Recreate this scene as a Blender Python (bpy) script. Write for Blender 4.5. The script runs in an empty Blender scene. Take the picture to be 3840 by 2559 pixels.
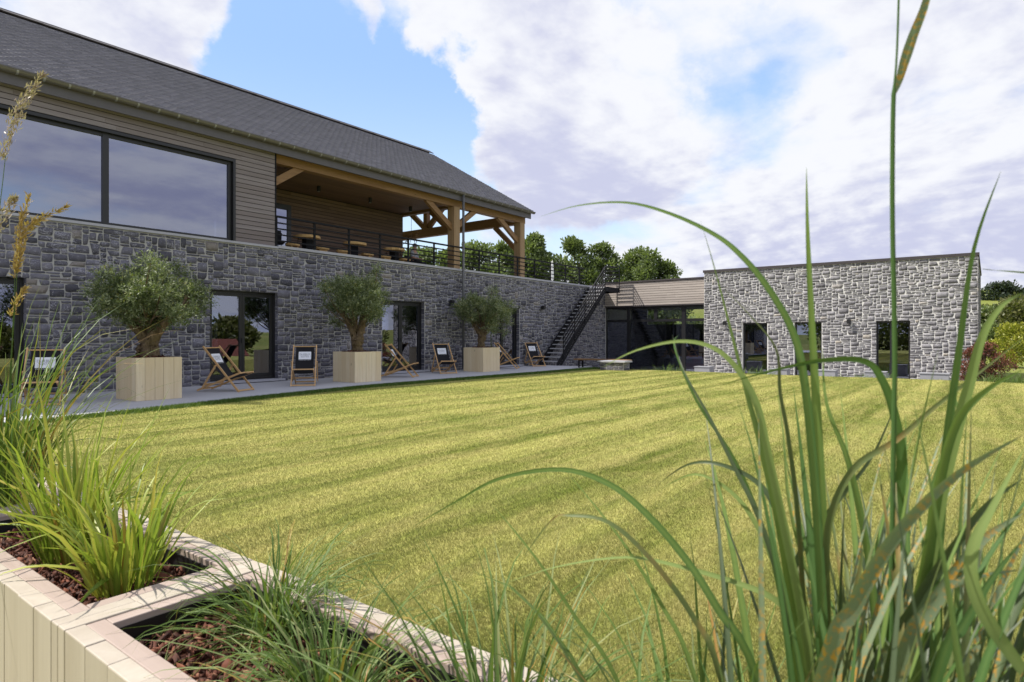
import bpy, math, random
import numpy as np
from mathutils import Vector, Matrix
PI = math.pi
R = math.radians
rng = np.random.default_rng(7)
random.seed(7)
SC = bpy.context.scene
COL = SC.collection

# ------------------------------------------------------------------ camera
YAW = R(37.3)
cam_d = bpy.data.cameras.new('camera')
cam = bpy.data.objects.new('camera', cam_d); COL.objects.link(cam)
cam.location = (0, 0, 1.25)
cam.rotation_euler = (R(90), 0, YAW - R(90))
cam_d.sensor_width = 36; cam_d.lens = 22.0
cam_d.shift_y = -0.0035
cam_d.clip_start = 0.05; cam_d.clip_end = 3000
cam_d.dof.use_dof = True; cam_d.dof.focus_distance = 9.0; cam_d.dof.aperture_fstop = 8
SC.camera = cam
SC.view_settings.view_transform = 'Standard'
SC.view_settings.look = 'None'
SC.view_settings.exposure = 0.68
SC.view_settings.gamma = 1.0
SC.view_settings.use_curve_mapping = False
SC.cycles.max_bounces = 8
SC.cycles.transparent_max_bounces = 24
SC.cycles.use_denoising = True

# ------------------------------------------------------------------ sun and sky
SUN = Vector((-0.80, 1.06, 1.80)).normalized()
sun_d = bpy.data.lights.new('sun', 'SUN'); sun_d.energy = 4.3; sun_d.angle = R(0.6); sun_d.color = (1.0, 0.95, 0.86)
sun = bpy.data.objects.new('sun', sun_d); COL.objects.link(sun)
sun.rotation_euler = SUN.to_track_quat('Z', 'Y').to_euler()
W = bpy.data.worlds.new('World'); SC.world = W; W.use_nodes = True
wn, wl = W.node_tree.nodes, W.node_tree.links
wn.clear()
def WN(t, **k):
    n = wn.new(t)
    for a, b in k.items(): setattr(n, a, b)
    return n
def wmath(op, a, b=None, clamp=False):
    n = WN('ShaderNodeMath', operation=op, use_clamp=clamp)
    for i, v in enumerate((a, b)):
        if v is None: continue
        if isinstance(v, (int, float)): n.inputs[i].default_value = v
        else: wl.new(v, n.inputs[i])
    return n.outputs[0]
def wvec(op, a, b=None):
    n = WN('ShaderNodeVectorMath', operation=op)
    for i, v in enumerate((a, b)):
        if v is None: continue
        if isinstance(v, (tuple, list)): n.inputs[i].default_value = v
        else: wl.new(v, n.inputs[i])
    return n
def wmap(v, a, b, c=0.0, d=1.0, smooth=True):
    n = WN('ShaderNodeMapRange', interpolation_type='SMOOTHSTEP' if smooth else 'LINEAR')
    wl.new(v, n.inputs[0])
    for i, x in enumerate((a, b, c, d)): n.inputs[i + 1].default_value = x
    return n.outputs[0]
def wnoise(vec, scale, detail=6, rough=0.55, dist=0.0):
    n = WN('ShaderNodeTexNoise')
    wl.new(vec, n.inputs['Vector'])
    n.inputs['Scale'].default_value = scale; n.inputs['Detail'].default_value = detail
    n.inputs['Roughness'].default_value = rough; n.inputs['Distortion'].default_value = dist
    return n
tc = WN('ShaderNodeTexCoord')
sky = WN('ShaderNodeTexSky', sky_type='NISHITA', sun_disc=False)
sky.sun_elevation = math.asin(SUN.z); sky.sun_rotation = math.atan2(SUN.x, SUN.y)
sky.air_density = 1.2; sky.dust_density = 0.6; sky.ozone_density = 2.0
dirn = wvec('NORMALIZE', tc.outputs['Generated']).outputs[0]
sep = WN('ShaderNodeSeparateXYZ'); wl.new(dirn, sep.inputs[0])
zz = wmath('ADD', wmath('MAXIMUM', sep.outputs[2], 0.0), 0.22)
cx_ = wmath('DIVIDE', sep.outputs[0], zz); cy_ = wmath('DIVIDE', sep.outputs[1], zz)
cmb = WN('ShaderNodeCombineXYZ'); wl.new(cx_, cmb.inputs[0]); wl.new(cy_, cmb.inputs[1])
plane = cmb.outputs[0]
n1 = wnoise(plane, 1.25, 10, 0.58, 0.15)
sunoff = wvec('ADD', plane, (SUN.x * 0.10, SUN.y * 0.10, 0.0)).outputs[0]
n2 = wnoise(sunoff, 1.25, 6, 0.55, 0.15)
n3 = wnoise(plane, 0.55, 5, 0.5, 0.3)
nw = wnoise(dirn, 3.2, 7, 0.6)
off = wvec('SUBTRACT', nw.outputs['Color'], (0.5, 0.5, 0.5))
wsc = WN('ShaderNodeVectorMath', operation='SCALE'); wl.new(off.outputs[0], wsc.inputs[0]); wsc.inputs['Scale'].default_value = 0.42
wd = wvec('NORMALIZE', wvec('ADD', dirn, wsc.outputs[0]).outputs[0]).outputs[0]
def skydir(px, py):                      # unit vector of a heading / height in the sky
    u = (px - 1920) / 2347; w = (1266 - py) / 2347
    ca, sa = math.cos(YAW), math.sin(YAW)
    return Vector((ca + u * sa, sa - u * ca, w)).normalized()
def blob(px, py, rad, amp):
    c = skydir(px, py)
    dt = wvec('DOT_PRODUCT', wd, tuple(c)).outputs['Value']
    return wmap(dt, math.cos(rad), 1.0 - (1 - math.cos(rad)) * 0.12, 0.0, amp)
bias = None
for b in SKYBLOBS if 'SKYBLOBS' in globals() else ((1330, 400, .28, -.60), (1640, 360, .13, -.45), (1500, 620, .13, -.25), (1000, 130, .12, -.35), (1560, 700, .16, -.16), (900, 640, .16, -.2),
          (2760, 390, .12, -.13), (2350, 300, .08, -.08), (1900, 980, .18, -.16), (3000, 80, .10, -.16),
          (500, 180, .20, .30), (1300, -10, .09, .45), (1600, 0, .10, .45), (1950, 60, .13, .32), (2250, 380, .16, .26), (2060, 520, .13, .25), (3300, 600, .3, .14)):
    o = blob(*b)
    bias = o if bias is None else wmath('ADD', bias, o)
dens = wmath('ADD', wmath('ADD', wmath('MULTIPLY', wmath('SUBTRACT', n1.outputs['Fac'], 0.5), 1.75), 0.61), bias)
cov = wmap(dens, 0.24, 0.66)
relief = wmath('MULTIPLY', wmath('SUBTRACT', n2.outputs['Fac'], n1.outputs['Fac']), 4.2)
shade = wmap(wmath('ADD', wmath('ADD', relief, wmath('MULTIPLY', wmath('SUBTRACT', n3.outputs['Fac'], 0.5), 2.1)), wmath('MULTIPLY', wmath('SUBTRACT', dens, 0.61), 0.35)), -0.22, 0.45)
def wmix(f, a, b):
    n = WN('ShaderNodeMix', data_type='RGBA')
    if isinstance(f, float): n.inputs[0].default_value = f
    else: wl.new(f, n.inputs[0])
    for i, v in ((6, a), (7, b)):
        if isinstance(v, tuple): n.inputs[i].default_value = (*v, 1)
        else: wl.new(v, n.inputs[i])
    return n.outputs[2]
blue = wmix(0.80, sky.outputs[0], wmix(wmap(sep.outputs[2], 0.10, 0.42), (4.9, 6.2, 7.5), (2.6, 4.1, 7.3)))
cloud = wmix(shade, (5.9, 6.0, 6.3), (3.85, 4.0, 5.2))
skyc = wmix(cov, blue, cloud)
bg = WN('ShaderNodeBackground'); bg.inputs['Strength'].default_value = 0.10
wl.new(skyc, bg.inputs['Color'])
wo = WN('ShaderNodeOutputWorld'); wl.new(bg.outputs[0], wo.inputs[0])

# ------------------------------------------------------------------ materials
class NM:
    """small helper to write a material's nodes"""
    def __init__(s, name):
        s.m = bpy.data.materials.new(name); s.m.use_nodes = True
        s.n, s.l = s.m.node_tree.nodes, s.m.node_tree.links
        s.n.clear()
        s.out = s.n.new('ShaderNodeOutputMaterial')
        s.geo = s.n.new('ShaderNodeNewGeometry'); s.tc = s.n.new('ShaderNodeTexCoord')
        s.pos = s.geo.outputs['Position']; s.obj = s.tc.outputs['Object']
    def node(s, t, **k):
        n = s.n.new(t)
        for a, b in k.items(): setattr(n, a, b)
        return n
    def put(s, sock, v):
        if isinstance(v, (int, float)): sock.default_value = v
        elif isinstance(v, (tuple, list)): sock.default_value = (*v, 1) if len(v) == 3 and sock.type == 'RGBA' else v
        else: s.l.new(v, sock)
    def math(s, op, a, b=0.0, clamp=False):
        n = s.node('ShaderNodeMath', operation=op, use_clamp=clamp); s.put(n.inputs[0], a); s.put(n.inputs[1], b); return n.outputs[0]
    def mapping(s, v, sc=(1, 1, 1), rot=(0, 0, 0)):
        n = s.node('ShaderNodeMapping'); s.put(n.inputs[0], v); n.inputs['Scale'].default_value = sc; n.inputs['Rotation'].default_value = rot; return n.outputs[0]
    def noise(s, v, scale, detail=4, rough=0.55, dist=0.0):
        n = s.node('ShaderNodeTexNoise'); s.put(n.inputs['Vector'], v)
        n.inputs['Scale'].default_value = scale; n.inputs['Detail'].default_value = detail; n.inputs['Roughness'].default_value = rough; n.inputs['Distortion'].default_value = dist
        return n.outputs['Fac']
    def ramp(s, f, stops):
        n = s.node('ShaderNodeValToRGB'); s.put(n.inputs[0], f); e = n.color_ramp.elements
        while len(e) < len(stops): e.new(0.5)
        for q, (p, c) in zip(e, stops): q.position = p; q.color = (*c, 1)
        return n.outputs[0]
    def mix(s, f, a, b, mode='MIX'):
        n = s.node('ShaderNodeMix', data_type='RGBA', blend_type=mode); s.put(n.inputs[0], f); s.put(n.inputs[6], a); s.put(n.inputs[7], b); return n.outputs[2]
    def attr(s, name):
        n = s.node('ShaderNodeAttribute', attribute_name=name); return n.outputs['Fac']
    def maprange(s, v, a, b, c, d):
        n = s.node('ShaderNodeMapRange'); s.put(n.inputs[0], v)
        for i, x in enumerate((a, b, c, d)): n.inputs[i + 1].default_value = x
        return n.outputs[0]
    def bump(s, h, st=0.3, dist=0.01):
        n = s.node('ShaderNodeBump'); s.put(n.inputs['Height'], h); n.inputs['Strength'].default_value = st; n.inputs['Distance'].default_value = dist; return n.outputs[0]
    def bsdf(s, col, rough=0.7, metal=0.0, spec=0.4, bump=None, trans=None):
        b = s.node('ShaderNodeBsdfPrincipled'); s.put(b.inputs['Base Color'], col); s.put(b.inputs['Roughness'], rough); s.put(b.inputs['Metallic'], metal)
        b.inputs['Specular IOR Level'].default_value = spec
        if bump is not None: s.l.new(bump, b.inputs['Normal'])
        o = b.outputs[0]
        if trans is not None:
            t = s.node('ShaderNodeBsdfTranslucent'); s.put(t.inputs[0], trans[0])
            m = s.node('ShaderNodeMixShader'); m.inputs[0].default_value = trans[1]; s.l.new(o, m.inputs[1]); s.l.new(t.outputs[0], m.inputs[2]); o = m.outputs[0]
        s.l.new(o, s.out.inputs[0]); return s.m
def simple(name, col, rough=0.6, metal=0.0, spec=0.4, var=0.12, scale=6.0):
    k = NM(name); f = k.noise(k.pos, scale, 5)
    c = k.mix(f, tuple(x * (1 - var) for x in col), tuple(min(1, x * (1 + var)) for x in col))
    return k.bsdf(c, rough, metal, spec, k.bump(k.noise(k.pos, scale * 12, 3), 0.08, 0.004))
M = {}
def stone_mat(name, lo, hi, vein, veinamt, warm):
    k = NM(name)
    t = k.attr('tone')
    c = k.mix(t, lo, hi)
    c = k.mix(k.maprange(t, 0.965, 0.99, 0, 0.5), c, warm)
    f = k.noise(k.pos, 9, 6, 0.65)
    c = k.mix(k.maprange(f, 0.30, 0.72, 0.0, 0.75), c, k.mix(0.5, c, (0.02, 0.02, 0.025)))
    # pale calcite veins and chipped blotches
    v = k.noise(k.mapping(k.pos, (1, 1, 1.8)), 5.5, 7, 0.62, 1.3)
    va = k.math('ABSOLUTE', k.math('SUBTRACT', v, 0.5))
    vm = k.maprange(va, 0.0, 0.018, 1.0, 0.0)
    gate = k.maprange(k.noise(k.pos, 2.3, 3), 0.47, 0.62, 0.0, 1.0)
    bl = k.maprange(k.noise(k.pos, 17, 5, 0.7), 0.60, 0.70, 0.0, 1.0)
    mk = k.math('MULTIPLY', k.math('MAXIMUM', k.math('MULTIPLY', vm, gate), k.math('MULTIPLY', bl, 0.7)), veinamt)
    c = k.mix(mk, c, vein)
    h = k.math('ADD', k.noise(k.pos, 22, 6, 0.65), k.math('MULTIPLY', k.noise(k.pos, 90, 3), 0.3))
    return k.bsdf(c, 0.72, 0, 0.35, k.bump(h, 0.55, 0.02))
M['stone_blue'] = stone_mat('bluestone', (0.07, 0.068, 0.086), (0.20, 0.194, 0.235), (0.62, 0.61, 0.68), 0.85, (0.30, 0.25, 0.17))
M['stone_grey'] = stone_mat('grey limestone', (0.105, 0.10, 0.108), (0.265, 0.255, 0.272), (0.66, 0.64, 0.67), 0.8, (0.40, 0.34, 0.24))
def mortar_mat(name, a, b):
    k = NM(name); f = k.noise(k.pos, 3, 6); g = k.noise(k.pos, 60, 3)
    return k.bsdf(k.mix(f, a, b), 0.9, 0, 0.2, k.bump(g, 0.4, 0.006))
M['mortar'] = mortar_mat('grey mortar', (0.35, 0.34, 0.325), (0.46, 0.45, 0.435))
M['mortar_pale'] = mortar_mat('pale mortar', (0.56, 0.545, 0.52), (0.68, 0.665, 0.64))
def wood_mat(name, a, b, axis, knots=True, rough=0.6, grain=16, dark=None):
    k = NM(name); sc = [1.0, 1.0, 1.0]; sc[axis] = 0.07
    t = k.attr('tone')
    offs = k.node('ShaderNodeVectorMath', operation='ADD'); k.put(offs.inputs[0], k.pos)
    cm = k.node('ShaderNodeCombineXYZ'); k.put(cm.inputs[axis], k.math('MULTIPLY', t, 37.0)); k.l.new(cm.outputs[0], offs.inputs[1])
    p = k.mapping(offs.outputs[0], sc)
    g = k.noise(p, grain, 5, 0.6, 0.6); g2 = k.noise(p, grain * 6, 3)
    c = k.mix(k.maprange(g, 0.28, 0.72, 0, 1), a, b)
    c = k.mix(k.math('MULTIPLY', g2, 0.28), c, tuple(x * 0.55 for x in a))
    c = k.mix(k.maprange(t, 0, 1, 0.0, 0.55), c, dark or tuple(x * 0.62 for x in a))
    if knots:
        sk = [1.0, 1.0, 1.0]; sk[axis] = 0.45
        kn = k.node('ShaderNodeTexVoronoi'); k.put(kn.inputs['Vector'], k.mapping(offs.outputs[0], sk)); kn.inputs['Scale'].default_value = 4.2
        m = k.maprange(kn.outputs['Distance'], 0.03, 0.10, 0.75, 0.0)
        c = k.mix(m, c, tuple(x * 0.36 for x in a))
    return k.bsdf(c, rough, 0, 0.3, k.bump(g2, 0.12, 0.003))
pa, pb = (0.74, 0.60, 0.38), (0.88, 0.77, 0.56)
M['pine_z'] = wood_mat('pale pine upright', pa, pb, 2, dark=(0.62, 0.48, 0.29))
fa, fb = (0.34, 0.262, 0.222), (0.45, 0.365, 0.32)
M['fpine_z'] = wood_mat('planed pine upright', (0.40, 0.345, 0.28), (0.49, 0.435, 0.365), 2, False, grain=9)
M['fpine_x'] = wood_mat('planed pine across', fa, fb, 0, False, grain=14)
M['fpine_y'] = wood_mat('planed pine along', fa, fb, 1, False, grain=14)
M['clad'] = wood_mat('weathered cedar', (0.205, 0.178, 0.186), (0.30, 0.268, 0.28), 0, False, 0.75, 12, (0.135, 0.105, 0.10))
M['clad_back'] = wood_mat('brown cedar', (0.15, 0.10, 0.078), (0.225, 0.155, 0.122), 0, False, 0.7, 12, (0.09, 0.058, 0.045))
M['clad_y'] = wood_mat('silvered cedar', (0.38, 0.33, 0.30), (0.52, 0.46, 0.42), 1, False, 0.75, 12, (0.26, 0.225, 0.21))
M['ceil'] = wood_mat('dark ceiling boards', (0.16, 0.095, 0.068), (0.24, 0.15, 0.11), 0, False, 0.65, 12)
for ax, nm in enumerate('xyz'):
    M['oak_' + nm] = wood_mat('oak beam ' + nm, (0.20, 0.108, 0.048), (0.32, 0.195, 0.095), ax, True, 0.6, 10, (0.20, 0.09, 0.03))
M['post'] = wood_mat('weathered oak post', (0.30, 0.19, 0.10), (0.44, 0.31, 0.18), 2, False, 0.7, 9, (0.2, 0.13, 0.08))
M['chairwood'] = simple('varnished beech', (0.58, 0.36, 0.165), 0.5, var=0.2, scale=20)
M['stoolwood'] = simple('pale log wood', (0.62, 0.40, 0.17), 0.6, var=0.25, scale=14)
M['bark_edge'] = simple('log edge', (0.34, 0.19, 0.08), 0.7, var=0.3, scale=14)
M['black'] = simple('black aluminium', (0.012, 0.012, 0.014), 0.4, 0.0, 0.5)
M['steel'] = simple('black painted steel', (0.010, 0.010, 0.013), 0.7, 0.0, 0.2)
M['canvas'] = simple('black canvas', (0.010, 0.010, 0.014), 0.9, var=0.3, scale=40)
M['white'] = simple('white print', (0.78, 0.80, 0.86), 0.8, var=0.04)
M['ink'] = simple('grey ink', (0.10, 0.10, 0.12), 0.8)
M['zinc'] = simple('dark zinc gutter', (0.13, 0.12, 0.105), 0.45, 0.3, 0.5)
M['zinc_strap'] = simple('zinc strap', (0.30, 0.30, 0.30), 0.45, 0.5)
M['pipe'] = simple('grey zinc pipe', (0.13, 0.13, 0.135), 0.5, 0.3)
M['fascia'] = simple('charcoal fascia', (0.105, 0.098, 0.112), 0.6, var=0.15)
M['trim'] = simple('dark roof trim', (0.05, 0.042, 0.045), 0.55)
M['coping'] = simple('bluestone coping', (0.38, 0.38, 0.42), 0.7, var=0.18, scale=4)
M['white_wall'] = simple('white plaster', (0.6, 0.6, 0.6), 0.9)
M['block'] = simple('grey cast block', (0.27, 0.27, 0.29), 0.8)
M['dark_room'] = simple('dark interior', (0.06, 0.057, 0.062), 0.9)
M['room_floor'] = simple('interior floor', (0.06, 0.055, 0.05), 0.5)
M['soil'] = simple('black liner', (0.008, 0.008, 0.009), 0.5)
M['orange'] = simple('orange upholstery', (0.75, 0.13, 0.03), 0.8)
M['cream'] = simple('cream upholstery', (0.6, 0.55, 0.42), 0.9)
M['umbrella'] = simple('white canvas cover', (0.75, 0.75, 0.72), 0.9)
def concrete():
    k = NM('grey paving concrete')
    f = k.noise(k.pos, 0.7, 6, 0.6); g = k.noise(k.mapping(k.pos, (0.5, 6, 1)), 3, 5); s = k.noise(k.pos, 30, 4)
    c = k.mix(f, (0.42, 0.42, 0.45), (0.54, 0.54, 0.57)); c = k.mix(k.math('MULTIPLY', g, 0.35), c, (0.24, 0.24, 0.26))
    c = k.mix(k.maprange(s, 0.62, 0.72, 0, 0.35), c, (0.17, 0.17, 0.18))
    return k.bsdf(c, 0.75, 0, 0.35, k.bump(s, 0.15, 0.004))
M['paving'] = concrete()
def slate():
    k = NM('roof slate'); t = k.attr('tone')
    f = k.noise(k.pos, 14, 5)
    c = k.mix(t, (0.155, 0.148, 0.172), (0.27, 0.258, 0.292)); c = k.mix(k.math('MULTIPLY', f, 0.35), c, (0.11, 0.105, 0.125))
    return k.bsdf(c, 0.55, 0, 0.5, k.bump(f, 0.2, 0.006))
M['slate'] = slate()
def glass(name, refl, tint, rough=0.0):
    k = NM(name)
    fr = k.node('ShaderNodeFresnel'); fr.inputs['IOR'].default_value = 1.5
    f = k.math('ADD', k.math('MULTIPLY', fr.outputs[0], 1.4), refl, True)
    tr = k.node('ShaderNodeBsdfTransparent'); tr.inputs[0].default_value = (*tint, 1)
    gl = k.node('ShaderNodeBsdfGlossy'); gl.inputs['Roughness'].default_value = rough; gl.inputs[0].default_value = (0.78, 0.82, 1.0, 1)
    m = k.node('ShaderNodeMixShader'); k.l.new(f, m.inputs[0]); k.l.new(tr.outputs[0], m.inputs[1]); k.l.new(gl.outputs[0], m.inputs[2])
    k.l.new(m.outputs[0], k.out.inputs[0]); return k.m
M['glass'] = glass('window glass', 0.16, (0.55, 0.57, 0.6))
M['glass_solar'] = glass('solar control glass', 0.27, (0.22, 0.23, 0.28))
M['glass_clear'] = glass('clear glass', 0.05, (0.85, 0.88, 0.86))
def leafmat(name, stops, trans=0.35, rough=0.45, rust=False, spec=0.4):
    k = NM(name); t = k.attr('tone')
    c = k.ramp(t, stops)
    g = k.noise(k.pos, 40, 3); c = k.mix(k.math('MULTIPLY', g, 0.4), c, k.mix(0.5, c, (0.02, 0.05, 0.01)))
    if rust:
        r = k.noise(k.pos, 150, 4, 0.6); r2 = k.noise(k.pos, 18, 2)
        c = k.mix(k.math('MULTIPLY', k.maprange(r, 0.5, 0.6, 0, 1), k.maprange(r2, 0.38, 0.58, 0, 1)), c, (0.50, 0.26, 0.04))
    return k.bsdf(c, rough, 0, spec, None, (k.mix(0.5, c, (0.25, 0.36, 0.03), 'MIX'), trans))
M['leaf_r'] = leafmat('reed leaf', [(0, (0.045, 0.105, 0.025)), (0.5, (0.085, 0.165, 0.05)), (1, (0.20, 0.28, 0.075))], 0.35, 0.6, False, 0.2)
M['leaf_pale'] = leafmat('pale reed leaf', [(0, (0.16, 0.24, 0.07)), (1, (0.26, 0.33, 0.11))], 0.35, 0.6, False, 0.2)
M['leaf_rust'] = leafmat('rust spotted leaf', [(0, (0.14, 0.19, 0.11)), (1, (0.22, 0.27, 0.16))], rust=True)
M['leaf_brown'] = leafmat('withered leaf', [(0, (0.22, 0.13, 0.03)), (0.5, (0.38, 0.20, 0.05)), (1, (0.28, 0.28, 0.06))], 0.25)
def half_leaf():
    k = NM('half withered leaf'); f = k.noise(k.mapping(k.pos, (1, 1, .35)), 16, 4, .6); g = k.noise(k.pos, 90, 4)
    c = k.mix(k.maprange(f, .52, .66, 0, 1), (0.10, 0.155, 0.05), (0.26, 0.18, 0.055)); c = k.mix(k.math('MULTIPLY', g, .5), c, (0.16, 0.12, 0.04))
    return k.bsdf(c, .5, 0, .3, None, (c, .25))
M['leaf_half'] = half_leaf()
M['leaf_dark'] = leafmat('shaded leaf', [(0, (0.04, 0.065, 0.03)), (1, (0.075, 0.10, 0.05))], 0.2)
M['leaf_bright'] = leafmat('bright grass leaf', [(0, (0.13, 0.22, 0.02)), (0.5, (0.26, 0.35, 0.04)), (0.8, (0.42, 0.44, 0.07)), (1, (0.50, 0.42, 0.07))])
M['leaf_fine'] = leafmat('fine grass leaf', [(0, (0.05, 0.10, 0.018)), (0.5, (0.10, 0.17, 0.04)), (0.85, (0.21, 0.27, 0.11)), (1, (0.33, 0.33, 0.15))], 0.3, 0.55, False, 0.2)
M['leaf_reed'] = leafmat('tall reed leaf', [(0, (0.035, 0.085, 0.015)), (0.6, (0.10, 0.18, 0.03)), (0.9, (0.26, 0.27, 0.07)), (1, (0.38, 0.22, 0.06))], 0.3)
M['plume_gold'] = leafmat('golden plume', [(0, (0.44, 0.26, 0.09)), (1, (0.62, 0.42, 0.19))], 0.3)
M['plume_pale'] = leafmat('pinkish plume', [(0, (0.33, 0.22, 0.18)), (1, (0.52, 0.40, 0.34))], 0.3)
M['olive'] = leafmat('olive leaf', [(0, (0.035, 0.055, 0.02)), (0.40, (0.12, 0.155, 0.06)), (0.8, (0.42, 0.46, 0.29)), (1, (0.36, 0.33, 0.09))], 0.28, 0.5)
M['tree_a'] = leafmat('broad leaf green', [(0, (0.07, 0.10, 0.035)), (1, (0.22, 0.27, 0.11))], 0.3)
M['tree_b'] = leafmat('brown green leaf', [(0, (0.045, 0.055, 0.018)), (1, (0.155, 0.15, 0.045))], 0.2)
M['tree_dark'] = leafmat('dark leaf', [(0, (0.018, 0.028, 0.02)), (1, (0.04, 0.055, 0.035))], 0.1)
M['tree_y'] = leafmat('yellow green leaf', [(0, (0.12, 0.15, 0.015)), (1, (0.42, 0.40, 0.045))], 0.3)
M['tree_red'] = leafmat('dark red leaf', [(0, (0.07, 0.016, 0.016)), (1, (0.24, 0.06, 0.05))], 0.2)
def bark(name, a, b, sc=9):
    k = NM(name); p = k.mapping(k.pos, (1, 1, 0.35)); f = k.noise(p, sc, 7, 0.65, 0.8); g = k.noise(k.pos, 3, 3)
    c = k.mix(k.maprange(f, 0.3, 0.7, 0, 1), a, b); c = k.mix(k.maprange(g, 0.5, 0.7, 0, 0.4), c, (0.12, 0.09, 0.02))
    return k.bsdf(c, 0.85, 0, 0.2, k.bump(f, 0.9, 0.03))
M['olive_bark'] = bark('olive bark', (0.05, 0.034, 0.02), (0.26, 0.19, 0.12), 15)
M['bark'] = bark('tree bark', (0.06, 0.045, 0.03), (0.18, 0.14, 0.10))
def mulch():
    k = NM('red bark mulch'); t = k.attr('tone'); f = k.noise(k.pos, 70, 4)
    c = k.ramp(t, [(0, (0.035, 0.012, 0.008)), (0.5, (0.13, 0.042, 0.024)), (0.88, (0.25, 0.085, 0.045)), (1, (0.38, 0.20, 0.12))])
    c = k.mix(k.math('MULTIPLY', f, 0.6), c, (0.04, 0.015, 0.01))
    return k.bsdf(c, 0.75, 0, 0.3, k.bump(f, 0.5, 0.005))
M['mulch'] = mulch()
STRIPE = 0.98
def lawn_col(k):
    sx = k.node('ShaderNodeSeparateXYZ'); k.l.new(k.pos, sx.inputs[0])
    wob = k.math('MULTIPLY', k.math('SUBTRACT', k.noise(k.pos, 0.3, 2), 0.5), 0.12)
    ph = k.math('MULTIPLY', k.math('ADD', sx.outputs[1], wob), 2 * PI / STRIPE)
    s1 = k.maprange(k.math('SINE', ph), -0.5, 0.5, 0.0, 1.0)
    s2 = k.maprange(k.noise(k.mapping(k.pos, (0.035, 1.0, 1)), 1.9, 3, 0.6), 0.42, 0.58, 0.0, 1.0)
    s3 = k.maprange(k.noise(k.mapping(k.pos, (0.05, 1.0, 1)), 5.5, 3, 0.6), 0.44, 0.60, 0.0, 1.0)
    st = k.math('ADD', k.math('MULTIPLY', s1, 0.34), k.math('ADD', k.math('MULTIPLY', s2, 0.36), k.math('MULTIPLY', s3, 0.30)))
    big = k.noise(k.pos, 0.5, 4); med = k.noise(k.mapping(k.pos, (0.45, 1.6, 1)), 2.6, 5, 0.65); fine = k.noise(k.pos, 24, 4, 0.7)
    a = k.mix(st, (0.11, 0.145, 0.018), (0.43, 0.415, 0.125))
    a = k.mix(k.maprange(med, 0.40, 0.68, 0.0, 0.7), a, (0.42, 0.36, 0.14))
    a = k.mix(k.maprange(big, 0.50, 0.66, 0.0, 0.5), a, (0.13, 0.18, 0.025))
    a = k.mix(k.maprange(fine, 0.35, 0.75, 0.0, 0.4), a, (0.20, 0.195, 0.04))
    return a
def lawnmat(blade):
    k = NM('mown grass blade' if blade else 'mown lawn'); a = lawn_col(k)
    if blade:
        t = k.attr('tone'); a = k.mix(k.maprange(t, 0, 1, 0, 1), k.mix(0.35, a, (0.12, 0.17, 0.02)), k.mix(0.25, a, (0.56, 0.50, 0.27)))
        return k.bsdf(a, 0.6, 0, 0.25, None, (a, 0.35))
    return k.bsdf(a, 0.9, 0, 0.1, k.bump(k.noise(k.pos, 40, 4, 0.7), 0.6, 0.02))
M['lawn'] = lawnmat(False); M['blade'] = lawnmat(True)
def field():
    k = NM('meadow ground'); f = k.noise(k.pos, 0.02, 5); g = k.noise(k.pos, 0.3, 5)
    c = k.ramp(f, [(0.3, (0.10, 0.14, 0.03)), (0.5, (0.19, 0.21, 0.05)), (0.7, (0.30, 0.27, 0.10))]); c = k.mix(k.math('MULTIPLY', g, 0.5), c, (0.07, 0.10, 0.02))
    return k.bsdf(c, 0.95, 0, 0.1)
M['field'] = field()
M['gravel'] = simple('grey gravel', (0.30, 0.29, 0.28), 0.95, var=0.35, scale=40)
M['roof_red'] = simple('red tiles', (0.12, 0.035, 0.022), 0.8, var=0.3)
M['roof_dark'] = simple('dark tiles', (0.05, 0.045, 0.055), 0.7)
M['skin'] = simple('skin', (0.55, 0.33, 0.24), 0.6)
M['hair'] = simple('grey hair', (0.22, 0.21, 0.21), 0.8)
M['shirt'] = simple('pale grey shirt', (0.42, 0.44, 0.50), 0.9)
M['trousers'] = simple('dark trousers', (0.03, 0.03, 0.04), 0.9)

# ------------------------------------------------------------------ mesh helpers
def np_mesh(name, V, F, mat=None, tone=None, smooth=False):
    """mesh from arrays: V (n,3), F a (m,k) array or a list of face tuples"""
    me = bpy.data.meshes.new(name)
    V = np.asarray(V, dtype=np.float32)
    if isinstance(F, np.ndarray):
        m, kk = F.shape
        me.vertices.add(len(V)); me.vertices.foreach_set('co', V.ravel())
        me.loops.add(m * kk); me.loops.foreach_set('vertex_index', F.astype(np.int32).ravel())
        me.polygons.add(m)
        me.polygons.foreach_set('loop_start', np.arange(0, m * kk, kk, dtype=np.int32))
        me.polygons.foreach_set('loop_total', np.full(m, kk, dtype=np.int32))
        me.update(calc_edges=True)
    else:
        me.from_pydata([tuple(map(float, v)) for v in V], [], F); me.update()
    if tone is not None:
        a = me.attributes.new('tone', 'FLOAT', 'POINT')
        t = np.full(len(V), tone, dtype=np.float32) if np.isscalar(tone) else np.asarray(tone, dtype=np.float32)
        a.data.foreach_set('value', t)
    if mat: me.materials.append(M[mat] if isinstance(mat, str) else mat)
    if smooth: me.polygons.foreach_set('use_smooth', np.ones(len(me.polygons), dtype=bool))
    return me
CUBE = np.array([(-.5, -.5, -.5), (.5, -.5, -.5), (.5, .5, -.5), (-.5, .5, -.5), (-.5, -.5, .5), (.5, -.5, .5), (.5, .5, .5), (-.5, .5, .5)])
CF = np.array([(0, 3, 2, 1), (4, 5, 6, 7), (0, 1, 5, 4), (1, 2, 6, 5), (2, 3, 7, 6), (3, 0, 4, 7)])
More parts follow.
